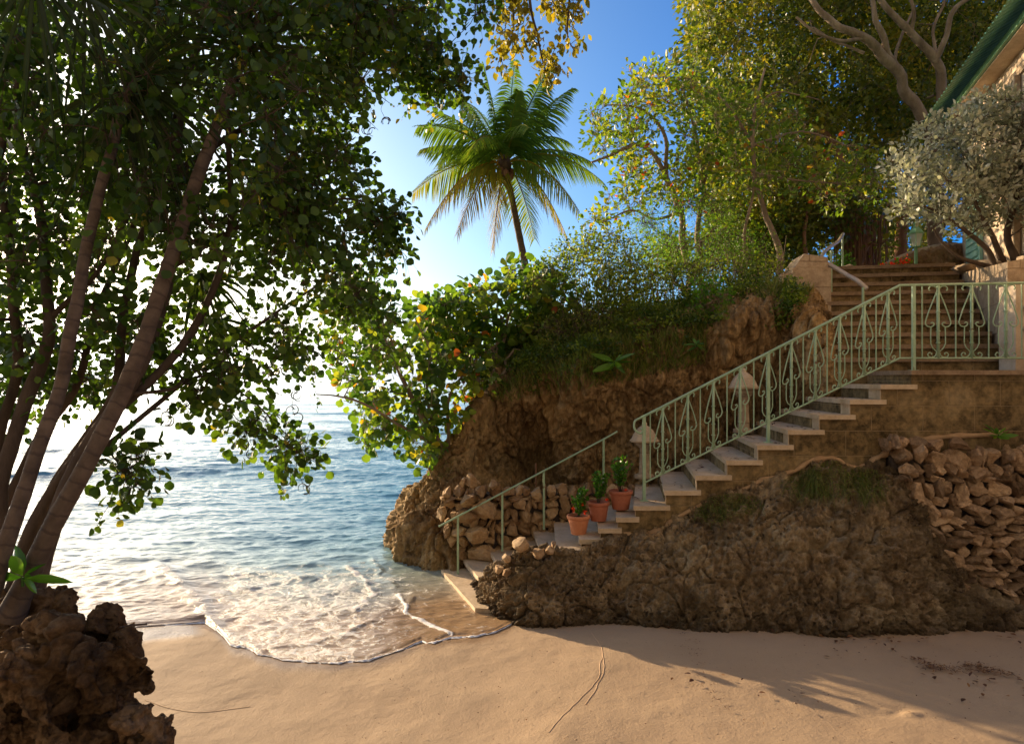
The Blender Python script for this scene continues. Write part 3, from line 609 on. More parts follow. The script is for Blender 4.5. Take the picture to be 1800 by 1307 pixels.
# winders: nose lines from (front x,y) to (back x,y)
noses = [((-.43, 7.95), (-.99, 9.55)), ((-.17, 7.9), (-.69, 9.65)), ((.02, 7.95), (-.34, 9.7)), ((.22, 8.0), (.02, 9.72)), ((.38, 8.1), (.30, 9.74)), ((.52, 8.12), (.60, 9.75)),
         ((.80, 8.15), (.92, 9.75)), ((1.03, 8.15), (1.20, 9.75)), ((1.24, 8.15), (1.50, 9.75))]
zs = [.05, .17, .30, .43, .56, .68, .80, .93, 1.06]
for i in range(9): noses.append(((nose0+i*run, 8.15), (nose0+i*run+.33-.02*i, 9.85))); zs.append(1.20+rise*i)
wallmb = MB(); rmb = MB()
for i, ((a0, b0), (a1, b1)) in enumerate(noses):
    if i+1 < len(noses): (c0, d0), (c1, d1) = noses[i+1]
    else: c0, d0, c1, d1 = a0+run, 8.15, a1+run, 9.85
    e = .07
    ex0 = c0+e; ex1 = c1+e
    tread([(a0, b0), (ex0, min(b0, d0) if i > 4 else d0), (ex1, d1), (a1, b1)], zs[i])
    # masonry body beneath, inset from the nosing
    i_ = .035
    zt = zs[i]-.055
    f0 = b0+.07 if i > 4 else b0+.01
    wallmb.prism([(a0+i_, f0), (c0+i_+.002, f0), (c1+i_+.002, d1+.3), (a1+i_, b1+.3)], -.3, zt)
wallmb.build('stair_wall', M['plaster'], ST, smooth=False)
# pale riser faces between the treads
for i, ((a0, b0), (a1, b1)) in enumerate(noses):
    zt = zs[i]-.056; zb = (zs[i-1] if i else 0)+.001; i_ = .035
    rmb.prism([(a0+i_-.006, b0+(.062 if i > 4 else .012)), (a0+i_+.002, b0+(.062 if i > 4 else .012)), (a1+i_+.002, b1), (a1+i_-.006, b1)], zb, zt)
rmb.build('riser', M['step'], ST, smooth=False)
# landing
LX0 = nose0+9*run
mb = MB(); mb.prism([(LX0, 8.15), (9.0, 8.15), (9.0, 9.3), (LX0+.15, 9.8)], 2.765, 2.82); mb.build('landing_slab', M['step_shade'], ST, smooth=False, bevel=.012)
mb = MB(); mb.prism([(LX0+.035, 8.22), (8.98, 8.22), (8.98, 9.28), (LX0+.17, 10.1)], -.3, 2.765); mb.build('landing_wall', M['plaster'], ST, smooth=False)
# mortar skirt where rock meets wall
mb = MB(); L = [(1002, 972), (1045, 958), (1085, 938), (1120, 940), (1160, 933), (1185, 913), (1240, 885), (1290, 868), (1338, 846), (1394, 828), (1422, 812), (1445, 805), (1471, 806), (1499, 824), (1520, 818), (1543, 804), (1576, 788), (1640, 770), (1760, 762)]
pts = smoothline([P(a, b, 8.2) for a, b in L], 90); pts[:, 2] += .012*pn(pts*6); pts[:, 1] += .005; pts[:, 2] += .01*pn(pts*14)
mb.tube(pts, .02+.05*np.abs(pn(pts*5)), 8); mb.build('mortar_joint', M['mortar'], ST)

# ------------------------------------------------------------------ upper stairs
US = thing('stone_staircase', 'shaded upper flight of stone steps with shade in their colour rising behind the green railing', 'stairs', (5.5, 9.3, 2.82))
for k in range(1, 11):
    z = 2.82+.19*k; t_ = (k-1)
    xl = 4.38+.135*t_; yl = 9.45+.30*t_; xr = 6.55+.12*t_; yr = 9.05+.30*t_
    far = 1.2 if k == 10 else .36
    p = [(xl, yl), (xr, yr), (xr+far*.38, yr+far), (xl+far*.38, yl+far)]
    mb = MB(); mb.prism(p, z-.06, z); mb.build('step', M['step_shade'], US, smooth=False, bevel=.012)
    mb = MB(); q = [(a_+.02, b_+.04) for a_, b_ in p]; mb.prism(q, 1.6, z-.06); mb.build('riser', M['plaster'], US, smooth=False)
# ------------------------------------------------------------------ walls and parapets round the top
def blocky(name, label, cat, boxes, mat, bevel=.02, rot=None):
    b0 = boxes[0]; t = thing(name, label, cat, ((b0[0][0]+b0[1][0])/2, (b0[0][1]+b0[1][1])/2, b0[0][2]))
    return t
def poly_block(pts2, z0, ztop):    # prism with per-vertex top heights
    mb = MB(); n = len(pts2); lo = [(p[0], p[1], z0) for p in pts2]; hi = [(p[0], p[1], zt) for p, zt in zip(pts2, ztop)]
    for i in range(n): mb.add([lo[i], lo[(i+1) % n], hi[(i+1) % n], hi[i]], [(0, 1, 2, 3)])
    mb.add(hi, [tuple(range(n))]); return mb
t = thing('parapet', 'stepped coral stone end block of the parapet left of the upper flight', 'wall', (5, 11.3, 3.8))
poly_block([(4.50, 10.95), (5.12, 10.95), (5.5, 12.2), (4.88, 12.2)], 3.6, [4.50, 4.50, 4.7, 4.7]).build('parapet_base', M['block'], t, smooth=False, bevel=.03)
mb = MB(); y0, y1 = 10.99, 12.2
pr = [(4.53, 4.50), (4.70, 4.74), (5.09, 4.68), (5.09, 4.50)]
v_ = [(x, y0, z) for x, z in pr]+[(x+.3, y1, z+.1) for x, z in pr]
mb.add(v_, [(0, 3, 2, 1), (4, 5, 6, 7), (0, 1, 5, 4), (1, 2, 6, 5), (2, 3, 7, 6), (3, 0, 4, 7)]); mb.build('coping', M['block'], t, smooth=False, bevel=.02)
poly_block([(4.34, 10.99), (4.495, 10.97), (4.62, 11.4), (4.45, 11.4)], 3.7, [4.42, 4.42, 4.44, 4.44]).build('side_block', M['block'], t, smooth=False, bevel=.02)
t = thing('parapet', 'sunlit block parapet right of the upper flight below the silver shrub', 'wall', (7, 9.6, 2.82))
poly_block([(6.62, 9.12), (7.05, 9.12), (8.35, 12.3), (7.9, 12.3)], 2.822, [4.28, 4.36, 4.6, 4.58]).build('wall_body', M['block'], t, smooth=False, bevel=.03)
poly_block([(7.055, 9.1), (9.5, 9.1), (9.5, 9.55), (7.055, 9.55)], 2.822, [4.42, 4.5, 4.5, 4.42]).build('wall_block', M['block'], t, smooth=False, bevel=.03)
mb = MB(); [stone(mb, P(px, py, d), r, 900+px) for px, py, d, r in ((1700, 473, 11.4, (.28, .3, .10)), (1660, 476, 12.0, (.2, .3, .12)), (1735, 466, 10.6, (.22, .3, .10)))]
mb.build('coping_stone', M['block'], t)
t = thing('gate_pillar', 'pale plastered gate pillar with a metal latch at the right end of the railing', 'pillar', (6.7, 8.75, 2.82))
poly_block([(6.36, 8.62), (7.4, 8.62), (7.4, 9.0), (6.42, 9.0)], 2.822, [3.90, 3.98, 3.98, 3.92]).build('pillar_body', M['pale_plaster'], t, smooth=False, bevel=.025)
for zz, nm in ((3.62, 'hinge'), (3.35, 'latch')):
    mb = MB(); mb.tube([(6.47, 8.62, zz), (6.47, 8.56, zz)], .028, 12); mb.tube([(6.47, 8.56, zz), (6.50, 8.55, zz-.04)], .012, 8); mb.build(nm, M['steel'], t)
# curved garden wall
t = thing('garden_wall', 'low arched rubble garden wall behind the top of the stairs', 'wall', (9, 14, 4.5))
mb = MB(); n = 30; arc = [(1545+(1715-1545)*i/n) for i in range(n+1)]
top = [478-44*math.sin(min(1, i/n*1.25)*math.pi/2)**.8 for i in range(n+1)]
G_ = np.array([[P(px, 500, 13.6), P(px, (500+tp)/2, 13.5), P(px, tp, 13.6), P(px, tp, 13.95), P(px, 500, 14.1)] for px, tp in zip(arc, top)])
Gs = sheet(G_, 160, 60); nn = gridnormals(Gs); V = rough_rock(Gs.reshape(-1, 3), nn.reshape(-1, 3), amp=.05, f=2.5, pit=.04, seed=3, fine=.015)
mb.add(V, gridfaces(160, 60)); mb.build('rubble_face', M['stone'], t)
mb = MB(); mb.tube(smoothline([P(px, tp-2, 13.7) for px, tp in zip(arc, top)], 60), .06, 8); mb.build('coping', M['block'], t)
t = thing('kerb_stones', 'worn rounded kerb stones at the top edge of the upper flight', 'kerb', (6.6, 12.9, 4.6))
mb = MB()
for px, py, r in ((1490, 478, (.26, .2, .13)), (1515, 481, (.16, .2, .1)), (1530, 482, (.18, .2, .12)), (1560, 484, (.25, .25, .09)), (1600, 482, (.25, .25, .08)), (1640, 478, (.25, .25, .07)), (1675, 476, (.25, .25, .08))):
    stone(mb, P(px, py, 12.9), r, px+3)
mb.build('stones', M['block'], t)

# ------------------------------------------------------------------ railings
RY = 8.5
def rail_pt(x, h=0):  # top rail height over x on the slope / landing
    k = 4.83
    zt = 2.24+(x-1.62)*(3.88-2.24)/(k-1.62) if x < k else 3.88+.02*(x-k)
    return zt+h
def bot_z(x):
    k = 4.83
    return 1.43+(x-1.66)*(2.975-1.43)/(k-1.66) if x < k else 2.975
def flat_tube(mb, pts, r=.006, n=6): mb.tube(np.asarray(pts), r, n, cap=True)
def spiral(cx, cz, r0, r1, a0, a1, n=18):
    t = np.linspace(0, 1, n); r = r0+(r1-r0)*t; a = R(a0)+(R(a1)-R(a0))*t
    return [(cx+rr*math.cos(aa), cz+rr*math.sin(aa)) for rr, aa in zip(r, a)]
RL = thing('scroll_railing', 'pale green wrought iron scroll railing climbing the lower stairs and crossing the landing', 'railing', (1.64, RY, 1.2))
mb = MB(); top = [(1.58, RY, rail_pt(1.58)-.02)]+[(x, RY, rail_pt(x)) for x in (1.66, 2.5, 3.5, 4.83)]+[(5.0, RY, 3.885), (6.45, RY, 3.915)]
tp = [(1.585+.065*math.cos(R(a)), RY, 2.135+.085*math.sin(R(a))) for a in range(-20, -300, -20)]
tp = [(1.60, RY, 2.10), (1.63, RY, 2.075), (1.61, RY, 2.04), (1.57, RY, 2.05), (1.53, RY, 2.09), (1.52, RY, 2.15), (1.54, RY, 2.2)]+[(1.62, RY, 2.24)]
mb.tube(smoothline(tp, 30), .013, 8); mb.tube([(1.61, RY, rail_pt(1.61)), (3.2, RY, rail_pt(3.2)), (4.83, RY, rail_pt(4.83))], .016, 8); mb.tube([(4.82, RY, 3.88), (6.5, RY, 3.913)], .016, 8)
mb.build('top_rail', M['green'], RL)
mb = MB(); mb.tube([(1.64, RY, bot_z(1.64)), (4.83, RY, bot_z(4.83))], .011, 8); mb.tube([(4.82, RY, 2.975), (6.5, RY, 2.975)], .011, 8); mb.build('bottom_rail', M['green'], RL)
def steptop(x):
    k = int((x-nose0-.05)//run); return 2.82 if k >= 9 else zs[9+max(0, k)]
for x in (1.645, 3.19, 5.0):
    mb = MB(); r = .019; mb.box((x-r, RY-r, steptop(x)), (x+r, RY+r, rail_pt(x)-.005)); o = mb.build('post', M['green'], RL, smooth=False, bevel=.003)
    mb = MB(); mb.box((x-.045, RY-.045, steptop(x)), (x+.045, RY+.045, steptop(x)+.008)); mb.build('foot_plate', M['green'], o, smooth=False)
def panel(xc, slope, W=1.0):
    z0, z1 = bot_z(xc), rail_pt(xc); H = z1-z0
    T = lambda pts: [(xc+W*u, RY, z0+v*H+slope*W*u) for u, v in pts]
    mb = MB(); r = .0125
    if abs(xc-3.19) > .1 or True: mb.box((xc-r, RY-r, z0), (xc+r, RY+r, z1))
    for s in (-1, 1):
        # spade: top curl out, diagonal down, bottom curl in
        c = [(u*s, v) for u, v in ([(.075, .915), (.085, .935), (.08, .965), (.06, .98), (.035, .975), (.012, .95), (.012, .91), (.03, .84), (.075, .68), (.112, .52), (.116, .47), (.10, .435), (.07, .425), (.045, .44), (.038, .465), (.05, .485), (.066, .478)])]
        flat_tube(mb, smoothline(T(c), 56), .0075)
        c = [(u*s, v) for u, v in ((.066, .43), (.068, .30), (.068, .20), (.05, .14), (.015, .09))]
        flat_tube(mb, T(c), .0065)
        c = [(u*s, v) for u, v in ((.012, .085), (.025, .035), (.055, .012), (.085, .02), (.095, .05), (.08, .075), (.06, .065), (.062, .045))]
        flat_tube(mb, smoothline(T(c), 30), .0065)
    for v in (.36, .62, .2): mb.box((xc-r*1.5, RY-r*1.5, z0+v*H), (xc+r*1.5, RY+r*1.5, z0+v*H+.012))
    mb.build('scroll_panel', M['green'], RL)
def baluster(x):
    mb = MB(); mb.tube([(x, RY, bot_z(x)), (x, RY, rail_pt(x))], .008, 6); mb.build('baluster', M['green'], RL)
for px in (1165, 1209, 1254, 1301, 1349, 1391, 1433, 1476, 1519, 1561): panel((px-900)/F*RY, .5, .93)
for px in (1143, 1187, 1231, 1278, 1325, 1371, 1412, 1454, 1497, 1540, 1582): baluster((px-900)/F*RY)
for px in (1649, 1708, 1768): panel((px-900)/F*RY, 0, 1.35)
for px in (1621, 1680, 1738, 1796): baluster((px-900)/F*RY)
# plain handrail of the winders, along the rubble wall
HR = thing('handrail', 'plain thin green handrail on four posts beside the lowest steps', 'railing', P(805, 1011, 9.35))
A_, Bp = P(771, 925, 9.3), P(1068, 768, 9.75)
mb = MB(); mb.tube([A_, Bp, P(1085, 758, 9.8)], .013, 8); mb.build('rail', M['green'], HR)
for px, pyt, pyb, d in ((805, 907, 1012, 9.36), (883, 866, 968, 9.5), (956, 826, 930, 9.62), (1061, 771, 870, 9.72)):
    mb = MB(); a1, b1 = P(px, pyt, d), P(px, pyb, d); mb.box((a1[0]-.014, d-.014, b1[2]), (a1[0]+.014, d+.014, a1[2])); mb.build('post', M['green'], HR, smooth=False)
# upper handrail
UH = thing('handrail', 'short pale curved handrail on green posts at the head of the upper flight', 'railing', P(1520, 530, 11))
mb = MB(); mb.tube(smoothline([P(1442, 458, 11.2), P(1462, 467, 11.0), P(1490, 484, 10.8), P(1508, 494, 10.6), P(1524, 508, 10.5)], 20), .035, 10); mb.build('rail', M['steel'], UH)
mb = MB(); mb.tube(smoothline([P(1442, 458, 11.2), P(1448, 444, 11.8), P(1462, 432, 12.3), P(1474, 424, 12.9), P(1482, 411, 13.3)], 20), .03, 10); mb.build('rail', M['steel'], UH)
for px, a1, b1, d in ((1445, 460, 515, 11.2), (1461, 440, 515, 11.4), (1517, 505, 560, 10.5), (1481, 412, 495, 13.2)):
    mb = MB(); mb.tube([P(px, a1, d), P(px, b1, d)], .02, 8); mb.build('post', M['green'], UH)
# rusty stake at the cliff foot
mb = MB(); p0 = P(942, 856, 9.95); mb.tube([p0-np.array([0, 0, .2]), p0+np.array([0, 0, .35])], .013, 8); o = mb.build('stake', M['bark_red']); tag(o, 'thin rusty stake standing behind the rubble wall in the cliff hollow', 'stake')

# ------------------------------------------------------------------ stone garden lanterns
def garden_lantern(px, py_top, d, s, label, pybase):
    b = P(px, pybase, d); h = P(px, py_top, d)[2]-b[2]
    t = thing('stone_ornament', label, 'ornament', b)
    mb = MB(); mb.lathe(b, [(0, 0), (.16*s, 0), (.16*s, .05), (.09*s, .07), (.075*s, h*.55), (.13*s, h*.6), (.15*s, h-.32*s), (.12*s, h-.30*s), (0, h-.3*s)], 24); mb.build('pedestal', M['block'], t)
    mb = MB(); mb.lathe(b+np.array([0, 0, h-.30*s]), [(0, 0), (.21*s, 0), (.225*s, .025), (.20*s, .05*s), (.17*s, .12*s), (.13*s, .19*s), (.07*s, .25*s), (.04*s, .27*s), (.045*s, .3*s), (.02*s, .33*s), (0, .33*s)], 48, .07); mb.build('fluted_cap', M['step'], t)
garden_lantern(1133, 744, 9.75, .88, 'fluted dome stone ornament on a pedestal behind the first railing post', 840)
garden_lantern(1307, 650, 9.72, .9, 'domed stone ornament against the cliff, halfway up behind the scroll railing', 760)

# ------------------------------------------------------------------ leaves
def tmpl(kind):
    if kind == 'round': o = [(0, 0), (.28, .42), (.52, .50), (.82, .34), (1, 0), (.82, -.34), (.52, -.50), (.28, -.42)]
    elif kind == 'oval': o = [(0, 0), (.25, .22), (.5, .29), (.8, .17), (1, 0), (.8, -.17), (.5, -.29), (.25, -.22)]
    elif kind == 'lance': o = [(0, 0), (.3, .12), (.55, .13), (.8, .08), (1, 0), (.8, -.08), (.55, -.13), (.3, -.12)]
    v = np.array([(x, y, -.22*abs(y)*-1-.12*x*x) for x, y in o]); f = np.array([(0, 4, 3, 2, 1), (0, 7, 6, 5, 4)]); return v, f
def tmpl4(w=.3):
    return np.array([(0, 0, 0), (.5, w, .05), (1, 0, -.08), (.5, -w, .05)]), np.array([(0, 3, 2, 1)])
def scatter(mb, pos, size, kind='round', droop=.3, up=.5, rg=RNG, dirs=None, tint=None, curl=0):
    n = len(pos); v, f = tmpl(kind) if kind in ('round', 'oval', 'lance') else tmpl4(.3 if kind == 'q' else .14)
    dr = rg.normal(size=(n, 3)) if dirs is None else dirs+rg.normal(size=(n, 3))*.45
    dr[:, 2] -= droop; dr /= np.linalg.norm(dr, axis=1)[:, None]
    nr = rg.normal(size=(n, 3)); nr[:, 2] += up*2; nr -= dr*np.sum(nr*dr, 1)[:, None]; nr /= np.linalg.norm(nr, axis=1)[:, None]+1e-9
    sd_ = np.cross(nr, dr); s = size*rg.uniform(.45, 1.3, n)
    V = pos[:, None]+s[:, None, None]*(v[None, :, :1]*dr[:, None]+v[None, :, 1:2]*sd_[:, None]+v[None, :, 2:3]*nr[:, None])
    k = len(v); Fc = (f[None]+(np.arange(n)*k)[:, None, None]).reshape(-1, f.shape[1])
    t = rg.random(n) if tint is None else np.clip(tint+rg.normal(size=n)*.12, 0, 1)
    mb.add(V.reshape(-1, 3), Fc, np.repeat(t, k))
def inpoly(pts, poly):
    x, y = pts[:, 0], pts[:, 1]; c = np.zeros(len(pts), bool); n = len(poly)
    for i in range(n):
        x0, y0 = poly[i]; x1, y1 = poly[(i+1) % n]
        if y0 == y1: continue
        c ^= ((y0 > y) != (y1 > y)) & (x < (x1-x0)*(y-y0)/(y1-y0)+x0)
    return c
def sample(poly, n, d0, d1, rg, thin=None):
    poly = [tuple(map(float, p)) for p in poly]; lo = np.min(poly, 0); hi = np.max(poly, 0); out = []
    while len(out) < n:
        q = lo+rg.random((n*3, 2))*(hi-lo); q = q[inpoly(q, poly)]
        if thin: 
            g = fbm(np.stack([q[:, 0]/thin[0], q[:, 1]/thin[0], q[:, 0]*0+thin[2]], 1), 2); q = q[g > thin[1]]
        out += [P(a_, b_, rg.uniform(d0, d1)) for a_, b_ in q]
    return np.array(out[:n])
def grow(mb, nodes, targets, r0=.02, r1=.004, sag=.08, rg=RNG, sides=5, wob=.08, bias=0.0):
    """join every target to the nearest existing wood with a tapered crooked branch"""
    npz = np.array([n[0] for n in nodes]); nr = np.array([n[1] for n in nodes])
    d0 = np.array([np.min(np.linalg.norm(npz-t_, axis=1)) for t_ in targets]); order = np.argsort(d0)
    pool = npz.copy(); prad = nr.copy(); dirs = np.zeros_like(targets)
    for i in order:
        t_ = targets[i]; dd = np.linalg.norm(pool-t_, axis=1)+bias*(pool[:, 2] > t_[2]); k = int(np.argmin(dd)); a_ = pool[k]; L = np.linalg.norm(t_-a_)+1e-6
        m = max(3, min(9, int(L/.25)+3)); s = np.linspace(0, 1, m); line = a_+(t_-a_)*s[:, None]
        line[:, 2] += sag*L*np.sin(s*math.pi)*rg.uniform(-.5, 1.5); line[1:-1] += rg.normal(size=(m-2, 3))*wob*L*.5
        ra = min(prad[k]*.75, r0*(.35+L)); ra = max(ra, r1*1.3); rad = ra+(r1-ra)*s
        mb.tube(line, rad, sides, cap=False); pool = np.vstack([pool, line[1:]]); prad = np.concatenate([prad, rad[1:]])
        dirs[i] = (line[-1]-line[-2])/np.linalg.norm(line[-1]-line[-2])
    return dirs
def cluster(cent, n, rad, rg, flat=(1, 1, 1)):
    p = rg.normal(size=(len(cent), n, 3)); q = np.linalg.norm(p, axis=2, keepdims=True); p = p/q*np.minimum(q, 1.9)*.55*rad*np.array(flat); return (cent[:, None]+p).reshape(-1, 3)
def twigs(mb, A, Bq, r):
    d = Bq-A; L = np.linalg.norm(d, axis=1)[:, None]+1e-6; d = d/L; a = np.cross(d, [.3, .5, .8]); a /= np.linalg.norm(a, axis=1)[:, None]+1e-6; b = np.cross(d, a); V = []
    mid = (A+Bq)/2+a*L*.08
    for c, rr in ((A, r), (mid, r*.7), (Bq, r*.35)):
        for k in range(3): V.append(c+rr*(a*math.cos(k*2.094)+b*math.sin(k*2.094)))
    V = np.stack(V, 1); f = np.array([(3*i+k, 3*i+(k+1) % 3, 3*i+3+(k+1) % 3, 3*i+3+k) for i in (0, 1) for k in range(3)])
    mb.add(V.reshape(-1, 3), (f[None]+(np.arange(len(A))*9)[:, None, None]).reshape(-1, 4))
def limbs(mb, specs, sides=10, n=40, wob=.0, nodes=None, k=1.0):
    for pts, r0, r1 in specs:
        w = [P(*p) for p in pts]; q = smoothline(w, n); rad = np.linspace(r0, r1, n)*k*(1+.10*pn(q*3)); q = q+np.stack([pn(q*1.7+3), 0*rad, pn(q*1.7)], 1)*rad[:, None]*1.4
        mb.tube(q, rad, sides)
        if nodes is not None: nodes += [(q[i], rad[i]) for i in range(0, n, 2)]
def bush(name, label, cat, base, poly, d, ncl, nleaf, rad, leaf, kind, lm, bm, stems=4, r0=.02, group=None, thin=None, seed=1, droop=.2, up=.5, tinted=True, trunkspec=None, sides=5, extra=None, wob=.1, r1=.004, flat=(1, 1, 1)):
    rg = np.random.default_rng(seed); t = thing(name, label, cat, base, group); nodes = []
    mb = MB(); cent = sample(poly, ncl, d[0], d[1], rg, thin)
    if extra is not None: cent = np.vstack([cent, extra])
    base = np.array(base, float)
    if trunkspec: limbs(mb, trunkspec, nodes=nodes, k=.58 if name == 'fig_tree' else 1.); mb.build('trunk', bm, t); mb = MB()
    else:
        m = cent[rg.choice(len(cent), stems)]
        for q in m: 
            l = base+(q-base)*np.linspace(0, .7, 7)[:, None]; l[1:-1] += rg.normal(size=(5, 3))*.05; rr = np.linspace(r0*1.6, r0*.8, 7); mb.tube(l, rr, 6); nodes += list(zip(l, rr))
    dirs = grow(mb, nodes, cent, r0, r1, rg=rg, sides=sides, wob=wob)
    pos = cluster(cent, nleaf, rad, rg, flat); kq = np.arange(len(pos)).reshape(-1, nleaf)[:, :min(8, nleaf)].ravel(); twigs(mb, np.repeat(cent, min(8, nleaf), 0), pos[kq], r1*.8)
    mb.build('branches', bm, t)
    mb = MB(); ti = np.repeat(rg.random(len(cent))*.75+.1, nleaf) if tinted else None
    out = (pos-np.repeat(cent, nleaf, 0))/rad+np.repeat(dirs, nleaf, 0)*.4
    scatter(mb, pos, leaf, kind, droop, up, rg, out, ti if ti is not None else None); mb.build('foliage', lm, t)
    return t
exec_order = []

# --- foreground: two ringed palm trunks and the many-stemmed round-leaved tree on the boulder
def ring_trunk(label, pts, r0, r1, fan):
    t = thing('leaning_palm', label, 'tree', P(*pts[0])); mb = MB(); q = smoothline([P(*p) for p in pts], 120); q += .012*np.stack([pn(q*2.5), pn(q*2.5+9), pn(q*2+5)], 1)
    s = np.linspace(0, 1, 120); rad = r0+(r1-r0)*s+.5*r0*np.exp(-s*22); mb.tube(q, rad*(1+.05*pn(q*5)+.05*pn(q*14)), 18); mb.build('trunk', M['ringbark'], t)
    rg = np.random.default_rng(len(label))
    for (px, py, d, tx, ty, n, Ln) in fan:
        mb = MB(); c = P(px, py, d); ax = P(tx, ty, d)-c; ax /= np.linalg.norm(ax); side = np.cross(ax, [0, 1, 0]); side /= np.linalg.norm(side)
        for a_ in np.linspace(-1.0, 1.0, n):
            dr = ax*math.cos(a_)+side*math.sin(a_)+np.array([0, rg.normal()*.12, 0]); L = Ln*rg.uniform(.8, 1.1); w = .014
            wv = np.cross(dr, [0, 1, 0]); wv /= np.linalg.norm(wv); pr = []
            for u, ww in ((0, .3), (.3, 1), (.65, .8), (1, .05)):
                pnt = c+dr*L*u+np.array([0, 0, -.35*L*u**3]); pr += [pnt+wv*w*ww, pnt+np.array([0, .012, 0]), pnt-wv*w*ww]
            f = [(3*i+j, 3*i+j+1, 3*i+j+4, 3*i+j+3) for i in range(3) for j in (0, 1)]; mb.add(pr, f, rg.uniform(.1, .85))
        mb.build('frond', M['leaf_fan'], t)
    return t
ring_trunk('thicker ringed palm trunk leaning right in front of the others at the left', [(20, 1085, 3.75), (75, 960, 3.75), (145, 830, 3.8), (215, 690, 3.9), (270, 545, 4.0), (320, 400, 4.15), (365, 260, 4.3), (408, 150, 4.5), (430, 90, 4.6)], .052, .032,
           [(430, 90, 4.6, 520, 40, 16, .9), (430, 90, 4.6, 350, 60, 16, .9), (420, 60, 4.9, 430, -60, 16, .9), (350, 480, 5.2, 390, 540, 13, .45), (370, 560, 5.4, 420, 640, 10, .38)])
ring_trunk('slimmer ringed palm trunk leaning right, nearer the left edge', [(-25, 1060, 3.6), (15, 940, 3.6), (60, 800, 3.7), (105, 680, 3.8), (128, 560, 3.85), (150, 450, 3.95), (178, 330, 4.05), (212, 200, 4.2), (228, 140, 4.3)], .041, .027,
           [(228, 150, 4.3, 260, 260, 14, .7), (228, 150, 4.3, 180, 280, 12, .7), (228, 140, 4.3, 330, 90, 14, .8), (150, -20, 4.0, 220, 90, 12, .7), (60, -40, 3.8, 90, 80, 12, .7), (330, -60, 4.6, 350, 60, 14, .8)])
rg = np.random.default_rng(5)
LT = thing('spreading_tree', 'many-stemmed shady tree with small round leaves filling the upper left', 'tree', P(40, 1070, 3.9))
nodes = []
stems = [([(30, 1080, 4.0), (80, 950, 4.05), (150, 800, 4.2), (215, 690, 4.3), (280, 560, 4.5), (300, 470, 4.7), (310, 340, 4.9), (320, 200, 5.1), (350, 60, 5.3)], .07, .03),
         ([(0, 1070, 4.1), (40, 960, 4.1), (95, 870, 4.2), (185, 740, 4.3), (240, 680, 4.4), (330, 600, 4.6), (372, 510, 4.7), (400, 400, 4.8), (404, 250, 4.9), (398, 180, 5.0)], .05, .022),
         ([(-20, 1100, 4.2), (0, 900, 4.2), (40, 700, 4.4), (90, 560, 4.6), (60, 350, 4.9), (30, 200, 5.0), (50, 40, 5.2)], .065, .03),
         ([(10, 1090, 4.3), (70, 940, 4.3), (120, 830, 4.4), (190, 700, 4.6), (220, 560, 4.9), (250, 420, 5.1), (300, 270, 5.4), (310, 120, 5.7)], .06, .025),
         ([(-30, 1000, 4.5), (-10, 800, 4.5), (30, 640, 4.6), (20, 450, 4.7), (0, 300, 4.8), (45, 100, 4.9), (60, 0, 5)], .05, .025),
         ([(0, 900, 4.8), (60, 780, 4.9), (140, 660, 5.0), (180, 520, 5.2), (240, 380, 5.6), (300, 200, 6.0)], .045, .02),
         ([(110, 850, 4.3), (180, 790, 4.4), (280, 700, 4.6), (380, 620, 4.9), (470, 560, 5.1), (560, 500, 5.3), (640, 440, 5.5)], .028, .008),
         ([(215, 690, 4.3), (300, 680, 4.5), (360, 660, 4.8), (440, 700, 5.1), (510, 770, 5.3)], .018, .005),
         ([(300, 470, 4.7), (380, 420, 4.9), (480, 380, 5.2), (600, 350, 5.5), (690, 370, 5.7)], .028, .008),
         ([(310, 300, 4.9), (400, 240, 5.2), (500, 180, 5.6), (620, 110, 6.0), (740, 60, 6.4)], .035, .01),
         ([(400, 280, 4.9), (470, 290, 5.2), (560, 330, 5.4), (620, 380, 5.5)], .02, .006),
         ([(90, 560, 4.6), (170, 480, 4.7), (230, 380, 4.9), (290, 330, 5.2)], .025, .01)]
for sp in stems:
    mb = MB(); limbs(mb, [sp], nodes=nodes, n=36, k=.78); mb.build('stem', M['bark_dark'], LT)
